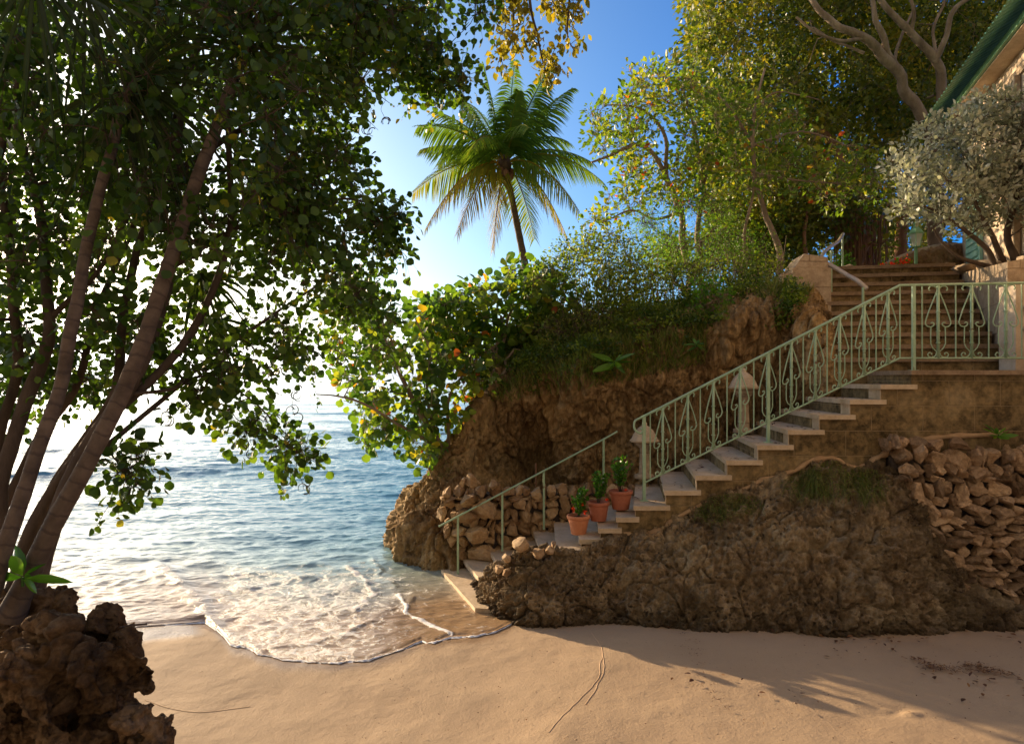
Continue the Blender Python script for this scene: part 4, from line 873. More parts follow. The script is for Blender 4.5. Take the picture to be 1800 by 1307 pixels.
cps = [sample([(-150, -150), (600, -150), (640, 60), (600, 170), (560, 215), (540, 240), (520, 330), (470, 400), (400, 440), (300, 480), (-150, 540)], 600, 3.9, 6.8, rg, (95, -.22, 4.)),
       sample([(-150, -150), (420, -150), (400, 200), (300, 420), (-150, 520)], 300, 5.4, 7.8, rg),
       sample([(560, -100), (720, -100), (700, 120), (655, 170), (600, 250), (560, 230)], 90, 4.8, 6.6, rg, (45, -.2, 8.)), sample([(500, 230), (600, 250), (620, 300), (560, 340), (600, 420), (520, 470), (440, 470)], 90, 4.8, 6.2, rg, (50, -.1, 5.)),
       sample([(600, -120), (790, -120), (765, 40), (720, 110), (690, 150), (640, 60)], 70, 4.9, 6.6, rg, (40, -.15, 2.)),
       sample([(300, 300), (600, 240), (640, 330), (700, 370), (700, 430), (640, 440), (600, 540), (520, 600), (400, 640), (250, 640)], 85, 4.4, 6.2, rg, (55, -.08, 3.)),
       sample([(-150, 520), (240, 520), (300, 640), (160, 700), (-150, 780)], 130, 4.2, 6.5, rg, (60, -.1, 2.)),
       sample([(560, 520), (640, 470), (690, 540), (680, 640), (620, 590)], 26, 5.4, 6.2, rg, (50, -.1, 1.)),
       sample([(355, 715), (440, 715), (520, 770), (545, 800), (530, 815), (480, 790), (400, 750)], 17, 5., 5.4, rg),
       sample([(180, 815), (250, 800), (258, 835), (225, 848)], 9, 4.2, 4.4, rg), sample([(300, 640), (420, 620), (400, 700), (320, 720)], 14, 4.5, 5.2, rg),
       sample([(725, 60), (790, 80), (830, 90), (815, 150), (790, 185), (740, 170)], 30, 5.8, 6.2, rg, (40, -.1, 6.)), sample([(820, -10), (850, -10), (855, 30), (840, 40)], 5, 5.8, 6., rg),
       sample([(640, 380), (715, 370), (705, 450), (660, 460)], 16, 5.4, 5.8, rg), sample([(420, 560), (540, 540), (560, 640), (480, 680), (440, 660)], 16, 4.9, 5.6, rg, (50, -.05, 2.))]
cent = np.vstack(cps)
mb = MB(); dirs = grow(mb, nodes, cent, .022, .003, rg=rg, sides=5, wob=.12)
ed = cent[rg.choice(len(cent), 260)]; ed = ed[(ed[:, 0]/ed[:, 1]*F+900 > 150)][:170]; SP = []
for c in ed:
    m = rg.integers(5, 11); dx = rg.normal(size=3)*.02; dx[2] = 0; q = np.array([c+dx*k+np.array([0, 0, -.052*k]) for k in range(m)])+rg.normal(size=(m, 3))*.008; mb.tube(q, np.linspace(.003, .0012, m), 4, cap=False); SP.append(np.repeat(q, 3, 0)+rg.normal(size=(3*m, 3))*.022)
SP = np.vstack(SP)
nl = 26; pos = cluster(cent, nl, .16, rg, (1.1, 1.1, 1.3)); kq = np.arange(len(pos)).reshape(-1, nl)[:, :12].ravel(); twigs(mb, np.repeat(cent, 12, 0), pos[kq], .0025); mb.build('branches', M['bark_dark'], LT)
out = (pos-np.repeat(cent, nl, 0))/.17
mb = MB(); scatter(mb, pos, .060, 'round', .5, .2, rg, out, np.repeat(rg.random(len(cent))*.6, nl)); scatter(mb, SP, .045, 'round', .7, .2, rg); mb.build('foliage', M['leaf_near'], LT)
# curly seed pods on hanging strings
mb = MB()
for px, py, d, L in ((297, 690, 4.6, 55), (470, 640, 5.1, 60), (515, 660, 5.2, 70), (498, 740, 5.3, 100), (530, 790, 5.3, 70), (440, 740, 5.1, 60), (457, 700, 5.1, 60), (548, 770, 5.3, 30), (520, 665, 5.2, 30), (645, 200, 5.8, 40), (672, 170, 5.8, 40), (682, 520, 5.6, 50), (690, 440, 5.6, 40), (590, 600, 5.5, 40), (245, 760, 4.4, 40), (220, 760, 4.4, 45), (500, 760, 5.2, 95)):
    mb = MB(); q = [P(px+rg.normal()*3, py+L*k/5, d) for k in range(6)]; mb.tube(smoothline(q, 12), .0018, 4)
    for _ in range(3):
        c = q[-1]+np.array([rg.normal()*.02, rg.normal()*.02, rg.uniform(-.02, .08)]); a0 = rg.uniform(0, 360)
        arc = [c+.028*np.array([math.cos(R(a0+a_)), .3*math.sin(R(a_*.5)), math.sin(R(a0+a_))])*(1+a_/500) for a_ in range(0, 250, 25)]; mb.tube(arc, np.linspace(.005, .002, len(arc)), 5)
    mb.build('seed_pod', M['bark_dark'], LT)
# --- hanging yellowish branch at top centre
YB_ = thing('overhanging_branch', 'hanging branch with drooping yellow green leaves in front of the sky at the top', 'branch', P(935, -60, 6))
nodes = []; mb = MB(); rg = np.random.default_rng(8)
limbs(mb, [([(925, -90, 6.1), (932, 10, 6.0), (945, 60, 6.0), (958, 120, 6.), (970, 150, 6.)], .016, .004), ([(880, -90, 6.2), (900, 0, 6.1), (900, 60, 6.), (880, 110, 6.)], .012, .004), ([(1000, -90, 6.), (1000, 0, 6.), (998, 60, 6.), (1010, 90, 6.)], .012, .004)], nodes=nodes)
cent = np.vstack([sample([(855, -60), (925, -60), (930, 40), (925, 120), (880, 130), (858, 90), (870, 30)], 62, 5.8, 6.3, rg), sample([(955, -60), (1030, -60), (1035, 50), (1015, 90), (985, 80), (960, 20)], 45, 5.8, 6.3, rg), sample([(935, 60), (985, 70), (985, 125), (970, 155), (945, 140)], 22, 5.8, 6.2, rg)])
dirs = grow(mb, nodes, cent, .008, .0025, rg=rg); mb.build('branches', M['bark_dark'], YB_)
mb = MB(); scatter(mb, cluster(cent, 9, .08, rg), .068, 'oval', 1.6, -.1, rg); mb.build('foliage', M['leaf_yellow'], YB_)

# --- coconut palm
CP = thing('coconut_palm', 'tall coconut palm leaning left against the sky above the cliff', 'tree', P(950, 610, 25))
rg = np.random.default_rng(3); d = 25.
mb = MB(); q = smoothline([P(956, 640, d), P(945, 570, d), (P(930, 500, d)), P(918, 440, d), P(902, 360, d), P(890, 300, d)], 50); rad = np.linspace(.16, .11, 50)*(1+.05*np.sin(np.arange(50)*2.2)); mb.tube(q, rad, 14); mb.build('trunk', M['ringbark'], CP)
crown = P(887, 288, d)
def frond(tip, arch, tint, Lf=.98, droop=.72, n=68, parent=None, c=None, name='frond'):
    c = crown if c is None else c
    tip = np.asarray(tip, float); ctrl = c+(tip-c)*.48+np.array([0, 0, arch]); t_ = np.linspace(0, 1, 26)[:, None]
    q = (1-t_)**2*c+2*t_*(1-t_)*ctrl+t_**2*tip; mb = MB(); mb.tube(q, np.linspace(.045, .008, 26), 6, cap=False); mb.t[0][:] = min(1, tint+.35)
    s = np.linspace(.12, .995, n); pi = s*25; i = np.minimum(pi.astype(int), 24); fr = (pi-i)[:, None]; pts = q[i]*(1-fr)+q[i+1]*fr
    tg = q[i+1]-q[i]; tg /= np.linalg.norm(tg, axis=1)[:, None]; upv = np.array([0, 0, 1.]); side = np.cross(tg, upv)+np.array([.05, .25, 0]); side /= np.linalg.norm(side, axis=1)[:, None]+1e-6
    roll = rg.uniform(-.7, .7)
    nrm = np.cross(side, tg); side = side*math.cos(roll)+nrm*math.sin(roll)
    for sg in (-1, 1):
        L = Lf*(.45+.75*np.sin(np.clip(s*1.05+.05, 0, 1)*math.pi)**.8)*(1-.3*s)*rg.uniform(.85, 1.1, n)
        dr = side*sg*.85+tg*(.35+.5*s[:, None])+rg.normal(size=(n, 3))*.07; dr /= np.linalg.norm(dr, axis=1)[:, None]
        V = []
        for u, w in ((0, .5), (.35, 1.), (.7, .8), (1, .08)):
            p_ = pts+dr*(L*u)[:, None]-upv*(droop*L*u**1.8)[:, None]; wv = tg*(.030*w); V += [p_-wv, p_+wv]
        V = np.stack(V, 1); f = np.array([(0, 1, 3, 2), (2, 3, 5, 4), (4, 5, 7, 6)])
        mb.add(V.reshape(-1, 3), (f[None]+(np.arange(n)*8)[:, None, None]).reshape(-1, 4), np.repeat(np.clip(tint+rg.normal(size=n)*.08+.25*(s-.5), 0, 1), 8))
    return mb.build(name, M['leaf_palm'], CP if parent is None else parent, smooth=False)
for tx, ty, dd, ar, ti in ((726, 338, .3, 1.0, .55), (735, 222, -.5, .9, .35), (742, 262, 1.0, .7, .4), (748, 402, -.6, 1.5, .8), (803, 412, -1., 1.3, .85), (866, 440, -.8, .7, .8), (1000, 425, -.4, 1.5, .75), (1060, 320, .3, 1.3, .35),
                           (1018, 372, -1., 1.4, .5), (1006, 155, .6, .6, .15), (965, 120, -1, .4, .1), (905, 105, 1.2, .2, .1), (850, 112, -.6, .2, .15), (800, 155, .4, .4, .2), (765, 195, 1.2, .6, .3), (930, 225, -2.8, 1.2, .3), (830, 260, -2.9, 1.3, .45),
                           (960, 190, 2.6, .9, .15), (820, 180, 2.6, .9, .2), (1000, 250, 2., 1.1, .25), (940, 420, 2.4, 1.2, .5), (770, 290, 2.2, 1.2, .45), (1040, 285, 1.4, 1., .3), (912, 160, -1.8, .5, .2)):
    frond(P(tx, ty, d+dd), ar, ti)
mb = MB(); mb.add(ICO*np.array([.24, .24, .42])*(1+.2*pn(ICO*5))[:, None]+crown-np.array([0, 0, .1]), ICOF, .5); mb.build('crown_shaft', M['bark_dark'], CP)
for k in range(9):
    mb = MB(); a_ = k*.7; c = crown+np.array([.28*math.cos(a_), .28*math.sin(a_), -.32-.1*(k % 3)]); mb.add(ICO*np.array([.12, .12, .15])+c, ICOF, .8); mb.build('coconut', M['bark_red'], CP)

# --- sea grapes at the left end of the cliff
bush('sea_grape', 'sea grape shrub with big round yellowing leaves reaching out over the water', 'shrub', P(780, 790, 11.0),
     [(575, 600), (600, 540), (660, 560), (700, 600), (760, 620), (850, 640), (900, 660), (830, 720), (800, 760), (755, 850), (725, 790), (640, 780), (610, 700), (590, 650)], (10.5, 11.8), 240, 9, .17, .125, 'round', M['leaf_grape'], M['bark'], seed=21,
     trunkspec=[([(775, 785, 11.0), (735, 720, 10.9), (700, 650, 10.8), (685, 590, 10.7), (640, 520, 10.6)], .05, .012), ([(775, 790, 11), (700, 745, 10.6), (640, 710, 10.4), (590, 695, 10.3), (555, 692, 10.3)], .03, .008), ([(790, 790, 11.1), (790, 700, 11), (830, 640, 11.2), (880, 600, 11.4)], .03, .01), ([(770, 780, 11), (750, 700, 11), (755, 620, 11), (730, 560, 11)], .03, .01)], droop=.3, up=.3)
bush('sea_grape', 'sea grape shrub with darker leaves on the cliff top, left of the palm trunk', 'shrub', P(860, 690, 11.),
     [(735, 600), (740, 530), (800, 520), (860, 490), (900, 465), (960, 480), (1010, 520), (1000, 600), (940, 640), (860, 660), (780, 640)], (11.2, 12.8), 240, 12, .2, .14, 'round', M['leaf_grape'], M['bark'], seed=22, stems=7, r0=.025)
bush('sea_grape', 'slender sea grape sprig with upright tip standing clear against the white sky', 'shrub', P(700, 640, 10.8),
     [(596, 460), (622, 450), (640, 480), (690, 520), (720, 560), (690, 590), (640, 560), (600, 520)], (10.5, 11), 30, 9, .16, .14, 'round', M['leaf_grape'], M['bark'], seed=23, trunkspec=[([(700, 640, 10.8), (660, 560, 10.7), (635, 510, 10.7), (612, 455, 10.7)], .018, .006)])
# --- shrubs over the hill
HG = 'shrubs growing on the hill above the cliff'
bush('wild_shrub', 'dark glossy wild shrub right of the palm trunk on the ridge', 'shrub', (1.2, 12.4, 3.9), [(930, 620), (935, 480), (1000, 420), (1060, 400), (1120, 420), (1130, 600), (1020, 640)], (10.9, 12.6), 260, 40, .24, .062, 'oval', M['leaf_hill'], M['bark_dark'], seed=31, stems=8, group=HG)
bush('wild_shrub', 'bright feathery green shrub on the ridge below the bare branched tree', 'shrub', (3.2, 12.8, 4.3), [(1100, 480), (1090, 420), (1140, 370), (1220, 335), (1300, 350), (1345, 400), (1350, 450), (1250, 480)], (12, 14), 190, 60, .26, .05, 'l', M['leaf_fern'], M['bark_dark'], seed=32, stems=8, group=HG, thin=(70, -.25, 4.))
bush('wild_shrub', 'leafy wild shrub at the brink, between the palm trunk and the stepped parapet', 'shrub', (3.0, 11.6, 3.9), [(1080, 610), (1100, 470), (1200, 460), (1300, 450), (1370, 440), (1380, 530), (1300, 560), (1200, 590)], (11, 12.6), 240, 40, .2, .055, 'oval', M['leaf_hill'], M['bark_dark'], seed=33, stems=9, group=HG)
bush('wild_shrub', 'yellow green brush of thin upright stems beside the sea grapes', 'shrub', (1.0, 11.0, 3.3), [(930, 640), (960, 560), (1020, 540), (1100, 570), (1120, 640), (1040, 655)], (10.4, 11.4), 110, 40, .17, .045, 'l', M['grass'], M['bark_dark'], seed=34, stems=9, group=HG)
bush('wild_shrub', 'small yellow leaved shrub on the bare slope above the cliff brink', 'shrub', P(1255, 550, 10.6), [(1215, 500), (1250, 495), (1290, 520), (1285, 550), (1240, 555), (1220, 540)], (10.4, 10.8), 26, 20, .12, .07, 'oval', M['leaf_fern'], M['bark'], seed=35, stems=5, r0=.01, group=HG)
# tall thin stems through which the sky shows
mb = MB(); rg = np.random.default_rng(4)
for _ in range(150):
    px = rg.uniform(960, 1370); d_ = rg.uniform(11.5, 13.5); b = P(px, 575-(px-960)*.12+rg.uniform(-20, 20), d_); tp = b+np.array([rg.normal()*.12, 0, rg.uniform(.5, 1.1)]); mb.tube([b, (b+tp)/2+rg.normal(size=3)*.03, tp], [.010, .008, .004], 4, cap=False)
tag(mb.build('dry_stems', M['bark']), 'tangle of thin dry upright stems along the ridge under the shrubs', 'undergrowth', kind='stuff')
# grass
def blades(mb, base, L, rg, lean=.3, w=.006, tint=None, hang=0.):
    n = len(base); dr = rg.normal(size=(n, 3))*lean; dr[:, 2] = 1; dr /= np.linalg.norm(dr, axis=1)[:, None]; L = L*rg.uniform(.5, 1.2, n)
    sd_ = np.cross(dr, rg.normal(size=(n, 3))); sd_ /= np.linalg.norm(sd_, axis=1)[:, None]; V = []
    hz = dr.copy(); hz[:, 2] = 0; hz /= np.linalg.norm(hz, axis=1)[:, None]+1e-6; hz[:, 1] = -np.abs(hz[:, 1])
    for u, ww in ((0, 1.), (.5, .8), (1., .05)):
        p_ = base+dr*(L*u)[:, None]+hz*(hang*.6*L*u*u)[:, None]-np.array([0, 0, 1.])*(hang*1.9*L*u*u)[:, None]; V += [p_-sd_*w*ww, p_+sd_*w*ww]
    V = np.stack(V, 1); f = np.array([(0, 1, 3, 2), (2, 3, 5, 4)])
    mb.add(V.reshape(-1, 3), (f[None]+(np.arange(n)*6)[:, None, None]).reshape(-1, 4), np.repeat(rg.random(n) if tint is None else tint, 6))
cv = np.array([v.co[:] for v in cliff.data.vertices]); cvx = cv[(cv[:, 2] > 2.35+.2*np.clip(cv[:, 0], 0, 9)) & (cv[:, 1] < 12.6) & (cv[:, 1] > 9.7)]
dens = fbm(cvx*np.array([1.2, 1.2, .5]), 3); keep = (dens > -.12) & ~((cvx[:, 0] > 2.9) & (dens < .35)); cg = cvx[keep]
mb = MB(); sel = cg[rg.choice(len(cg), 26000)]; blades(mb, sel+rg.normal(size=sel.shape)*.02, .17, rg, .5, .0045)
tag(mb.build('grass', M['grass']), 'grass and weeds covering the slope above the cliff brink', 'grass', kind='stuff')
gc = cv[(cv[:, 2] > 2.45+.22*np.clip(cv[:, 0], 0, 9)) & (cv[:, 1] < 13) & (cv[:, 1] > 9.75) & (cv[:, 0] < 4.2) & (cv[:, 0] > -1.2)]; gd = fbm(gc*np.array([1.1, 1.1, .4])+7, 3)
gc = gc[(gd > -.25) & ~((gc[:, 0] > 3.1) & (gd < .3))]; c_ = gc[rg.choice(len(gc), 620)]+np.stack([np.zeros(620), np.zeros(620), rg.uniform(.02, .22, 620)], 1)
mb = MB(); pos = cluster(c_, 44, .12, rg, (1.2, 1, .8)); scatter(mb, pos, .05, 'oval', .1, .5, rg, None, np.repeat(rg.random(620)*.8, 44))
tag(mb.build('ground_cover', M['leaf_hill']), 'low leafy ground cover and creepers over the headland top and brink', 'undergrowth', kind='stuff')
def near_surface(obj_v, px, py, r, n, rg):
    q = np.stack([obj_v[:, 0]/obj_v[:, 1]*F+900, 668-(obj_v[:, 2]-CAMZ)/obj_v[:, 1]*F], 1); m = np.hypot((q[:, 0]-px)/r[0], (q[:, 1]-py)/r[1]) < 1
    c = obj_v[m]; return c[rg.choice(len(c), n)] if len(c) else np.zeros((0, 3))
rv = np.array([v.co[:] for v in rock.data.vertices])
t = thing('grass_tuft', 'wide curtain of green grass hanging off the rock under the middle stairs', 'grass', P(1450, 850, 8.1)); mb = MB()
for px, py, r, n in ((1470, 840, (60, 32), 2600), (1525, 850, (30, 28), 900), (1420, 850, (45, 25), 900)):
    blades(mb, near_surface(rv, px, py, r, n, rg)+np.array([0, -.02, 0]), .17, rg, .6, .003, hang=.9)
mb.build('blades', M['grass'], t)
t = thing('grass_tuft', 'smaller sunny grass tuft hanging off the rock left of the large grass curtain', 'grass', P(1280, 880, 8.1)); mb = MB()
for px, py, r, n in ((1290, 885, (50, 20), 1100), (1250, 900, (28, 18), 500)): blades(mb, near_surface(rv, px, py, r, n, rg)+np.array([0, -.02, 0]), .14, rg, .6, .003, hang=.8)
mb.build('blades', M['grass'], t)
t = thing('grass_tuft', 'round mossy grass tuft on the sea point rock below the sea grape', 'grass', P(790, 820, 10.2)); mb = MB()
blades(mb, near_surface(cv, 785, 822, (26, 22), 900, rg), .14, rg, .6, .003, hang=.6); mb.build('blades', M['grass'], t)
# light green broad-leaved sprout on the brink
def sprout(label, c, L, n, cat='plant', mat='leaf_fern', name='sprout', group=None):
    t = thing(name, label, cat, c, group); c = np.asarray(c); mb = MB(); mb.tube([c, c+np.array([0, 0, .25*L])], .008, 6); mb.build('stem', M['leaf_box'], t)
    mb = MB(); k = np.arange(n); a_ = k*2.4; u = rg.uniform(-.5, .9, n); dr = np.stack([np.cos(a_), np.sin(a_), u], 1)
    scatter(mb, np.repeat(c[None]+np.array([[0, 0, .2*L]]), n, 0)+np.stack([0*u, 0*u, u*.1*L], 1), L, 'lance', .0, .5, rg, dr*2.); mb.build('leaves', M[mat], t)
sprout('bright green broad-leaved sprout hanging over the cliff brink left of the railing', P(1080, 645, 9.85), .30, 16)
sprout('small green fern on top of the dry stone wall at the right', P(1755, 770, 8.0), .17, 14, 'fern', name='fern')
sprout('pale green leaf rosette on the grassy slope below the ridge', P(1225, 640-30, 9.9), .16, 12)
sprout('bright green strap leaf plant at the foot of the leaning trunks', P(40, 1030, 3.6), .20, 7, mat='leaf_box')

# --- right side trees
bush('almond_tree', 'open branched tree with sparse yellow and red leaves right of the palm', 'tree', (3.6, 14, 4.3),
     [(1030, 250), (1045, 165), (1110, 120), (1180, 110), (1240, 140), (1320, 180), (1350, 260), (1330, 330), (1230, 360), (1130, 380), (1035, 390), (1100, 300)], (13, 15.5), 520, 12, .22, .12, 'oval', M['leaf_almond'], M['bark'], seed=41, droop=-.2,
     trunkspec=[([(1210, 470, 14.2), (1195, 370, 14.1), (1175, 310, 14), (1130, 255, 13.9), (1075, 275, 13.7), (1040, 285, 13.6)], .075, .02), ([(1175, 310, 14), (1165, 230, 14), (1120, 190, 13.8), (1060, 185, 13.7)], .045, .012), ([(1225, 470, 14.4), (1235, 340, 14.4), (1232, 290, 14.3), (1215, 200, 14.2), (1190, 140, 14)], .06, .015), ([(1235, 330, 14.4), (1255, 260, 14.2), (1270, 190, 14)], .04, .015), ([(1195, 370, 14), (1150, 385, 13.7), (1110, 370, 13.5), (1060, 390, 13.4)], .035, .01)], thin=(60, -.25, 2.), wob=.2)
bush('almond_tree', 'pale crooked tree with sunlit bare twigs and few red leaves in front of the fig', 'tree', (5.3, 13, 4.4),
     [(1250, 200), (1330, 150), (1400, 180), (1440, 240), (1560, 270), (1570, 340), (1480, 370), (1370, 340), (1280, 330)], (12.2, 13.6), 190, 12, .17, .11, 'oval', M['leaf_almond'], M['bark'], seed=42, droop=-.2,
     trunkspec=[([(1378, 520, 13), (1368, 450, 13), (1358, 405, 13), (1345, 375, 13), (1325, 310, 13), (1323, 240, 13), (1330, 180, 13.1), (1345, 120, 13.2)], .07, .02), ([(1325, 255, 13), (1370, 240, 12.8), (1410, 232, 12.6), (1450, 240, 12.5), (1490, 258, 12.4)], .035, .01), ([(1325, 200, 13), (1360, 165, 12.9), (1410, 168, 12.8), (1440, 175, 12.7)], .022, .008), ([(1320, 300, 13), (1350, 310, 12.8), (1400, 318, 12.6), (1480, 325, 12.5), (1530, 350, 12.4)], .028, .008), ([(1300, 520, 13), (1308, 440, 13), (1315, 380, 13), (1325, 310, 13)], .035, .025), ([(1323, 250, 13), (1290, 200, 13), (1262, 165, 13.2)], .035, .015)], wob=.2)
bush('fig_tree', 'great spreading fig tree with pale forked limbs over the house roof', 'tree', P(1620, 460, 16.5),
     [(1205, -60), (1880, -60), (1820, 20), (1660, 200), (1600, 250), (1560, 330), (1440, 330), (1340, 300), (1240, 330), (1215, 200)], (16.5, 21), 1000, 60, .46, .15, 'q', M['leaf_fig'], M['bark'], seed=43, r0=.05, thin=(75, -.45, 5.), up=.3,
     trunkspec=[([(1650, 480, 16.8), (1645, 350, 16.5), (1632, 235, 16), (1607, 185, 15.8), (1580, 125, 15.6), (1545, 85, 15.4), (1500, 60, 15.2), (1455, 30, 15.2), (1425, 0, 15.2), (1400, -50, 15.4)], .30, .07), ([(1638, 230, 16), (1652, 160, 15.8), (1640, 108, 15.6), (1600, 60, 15.5), (1560, 15, 15.4), (1530, -40, 15.4)], .22, .09),
                ([(1640, 112, 15.6), (1662, 75, 15.4), (1675, 20, 15.2), (1700, 0, 15.1), (1740, -10, 15)], .13, .05), ([(1572, 110, 15.6), (1548, 55, 15.3), (1535, 20, 15.2), (1525, -40, 15.2)], .14, .07), ([(1600, 60, 15.5), (1608, 20, 15.3), (1590, -30, 15.2)], .09, .05), ([(1525, 72, 15.3), (1480, 72, 15.1), (1440, 60, 15.), (1400, 30, 15)], .08, .04),
                ([(1570, 115, 15.6), (1585, 60, 15.8), (1610, 10, 16)], .07, .04), ([(1655, 215, 16), (1650, 130, 16.1), (1640, 60, 16.2), (1660, 0, 16.3)], .10, .05), ([(1520, 95, 15.4), (1470, 75, 15.5), (1430, 50, 15.7)], .06, .03)])
bush('fig_tree', 'banyan with reddish fluted trunks and hanging roots behind the upper handrail', 'tree', P(1500, 490, 17),
     [(1250, 330), (1340, 280), (1560, 330), (1580, 400), (1560, 450), (1450, 400), (1400, 430), (1260, 440)], (15.5, 18.5), 340, 44, .42, .13, 'q', M['leaf_fig'], M['bark_red'], seed=44, r0=.05, thin=(60, -.2, 9.),
     trunkspec=[([(1505, 500, 17), (1498, 420, 17), (1485, 360, 17), (1440, 340, 17), (1390, 345, 16.8), (1340, 340, 16.5)], .42, .10), ([(1530, 500, 17.2), (1525, 430, 17.2), (1510, 370, 17.1), (1480, 300, 17), (1460, 240, 17), (1430, 230, 17)], .3, .1), ([(1490, 500, 16.8), (1482, 430, 16.8), (1460, 400, 16.7), (1430, 395, 16.6)], .16, .06),
                ([(1418, 500, 15.5), (1416, 430, 15.5), (1420, 380, 15.7), (1430, 340, 16)], .09, .05), ([(1512, 500, 16.5), (1520, 440, 16.5), (1540, 400, 16.6), (1560, 360, 17)], .18, .06), ([(1585, 480, 17.5), (1580, 400, 17.5), (1590, 340, 17.5)], .3, .15)])
mb = MB()
for _ in range(60):
    px = rg.uniform(1465, 1560); b = P(px, rg.uniform(370, 400), 16.6+rg.uniform(-.5, .6)); mb.tube([b, b+np.array([rg.normal()*.05, 0, -1.0]), b-np.array([rg.normal()*.08, 0, 1.7])], .018, 4, cap=False)
tag(mb.build('hanging_roots', M['bark_red']), 'thin aerial roots hanging in front of the banyan trunks', 'roots', kind='stuff')
BT = 'trees in the wood behind'
bush('background_tree', 'dark leafy tree behind the house gable at the top right', 'tree', (15, 27, 4.5), [(1500, 60), (1700, 40), (1850, 30), (1700, 300), (1560, 300)], (23, 27), 220, 46, .8, .22, 'q', M['leaf_fig'], M['bark_dark'], seed=51, r0=.08, group=BT, stems=6)
bush('background_tree', 'green tree crown behind the pale crooked tree, left edge of the wood', 'tree', (9, 26, 4.5), [(1225, 200), (1300, 90), (1420, 80), (1480, 250), (1460, 440), (1300, 450), (1250, 350)], (22, 27), 230, 46, .75, .2, 'q', M['leaf_fig'], M['bark_dark'], seed=52, r0=.08, group=BT, stems=6, thin=(60, -.2, 1.))
bush('background_tree', 'low dark tree seen between the banyan trunks and the lantern', 'tree', (14, 25, 4.5), [(1520, 350), (1640, 330), (1660, 440), (1600, 460), (1540, 470), (1440, 470)], (22, 26), 110, 40, .6, .2, 'q', M['leaf_fig'], M['bark_dark'], seed=53, r0=.08, group=BT, thin=(40, -.15, 1.))
bush('background_tree', 'low bushy tree on the ridge left of the stepped parapet', 'tree', (6.5, 19, 4.4), [(1140, 460), (1180, 410), (1300, 400), (1400, 380), (1420, 450), (1380, 480), (1280, 470)], (15, 19), 200, 40, .45, .12, 'q', M['leaf_hill'], M['bark_dark'], seed=54, r0=.05, group=BT, thin=(50, -.1, 1.))
bush('silver_shrub', 'silvery grey leaved shrub with dark twisted stems in front of the house', 'shrub', P(1760, 470, 10.3),
     [(1555, 290), (1590, 255), (1640, 215), (1690, 200), (1720, 165), (1760, 160), (1860, 190), (1900, 300), (1860, 410), (1780, 390), (1700, 410), (1640, 385), (1580, 370), (1590, 320)], (9.8, 11.6), 420, 36, .16, .08, 'oval', M['leaf_silver'], M['bark_dark'], seed=61, up=.6, droop=-.5,
     trunkspec=[([(1750, 475, 10.3), (1735, 440, 10.3), (1700, 410, 10.3), (1660, 380, 10.3), (1620, 360, 10.2)], .045, .015), ([(1765, 470, 10.4), (1745, 420, 10.3), (1720, 370, 10.3), (1700, 300, 10.4)], .05, .015), ([(1785, 470, 10.3), (1775, 400, 10.5), (1790, 320, 10.6), (1800, 240, 10.8)], .06, .02), ([(1740, 470, 10.2), (1690, 455, 10.1), (1655, 425, 10.1), (1640, 400, 10.1)], .035, .01), ([(1800, 470, 10.6), (1795, 380, 10.8), (1740, 280, 10.9), (1735, 200, 11)], .04, .012)])
# geraniums and bougainvillea
def flowers(name, label, cat, cents, leafm, petm, nl, nf, rad, seed):
    rg = np.random.default_rng(seed); t = thing(name, label, cat, cents[0]-np.array([0, 0, .2])); c = np.array(cents)
    mb = MB(); [mb.tube([q-np.array([0, 0, .22]), q], .008, 4) for q in c]; mb.build('stems', M['leaf_box'], t)
    mb = MB(); scatter(mb, cluster(c-np.array([0, 0, .05]), nl, rad*1.3, rg), .07, 'round', .1, .4, rg); mb.build('foliage', leafm, t)
    mb = MB(); scatter(mb, cluster(c+np.array([0, -.06, .04]), nf, rad*.7, rg), .04, 'round', 0, .3, rg); mb.build('flowers', petm, t)
flowers('geranium', 'red geranium in front of the arched garden wall', 'flower', [P(a_, b_, 13.1) for a_, b_ in ((1548, 478), (1560, 474), (1570, 470), (1582, 468), (1590, 462), (1552, 482))], M['leaf_fern'], M['petal'], 45, 34, .13, 1)
flowers('bougainvillea', 'purple blossoms lying on the top steps of the upper flight', 'flower', [P(a_, b_, 12.4) for a_, b_ in ((1618, 490), (1630, 487), (1640, 484))], M['petal_purple'], M['petal_purple'], 18, 30, .1, 2)
bush('wild_shrub', 'small lime green bush beside the upper handrail', 'shrub', P(1483, 478, 13.6), [(1475, 450), (1492, 448), (1493, 470), (1476, 472)], (13.4, 13.8), 16, 26, .12, .06, 'oval', M['leaf_fern'], M['bark_dark'], seed=66, stems=3, r0=.01)

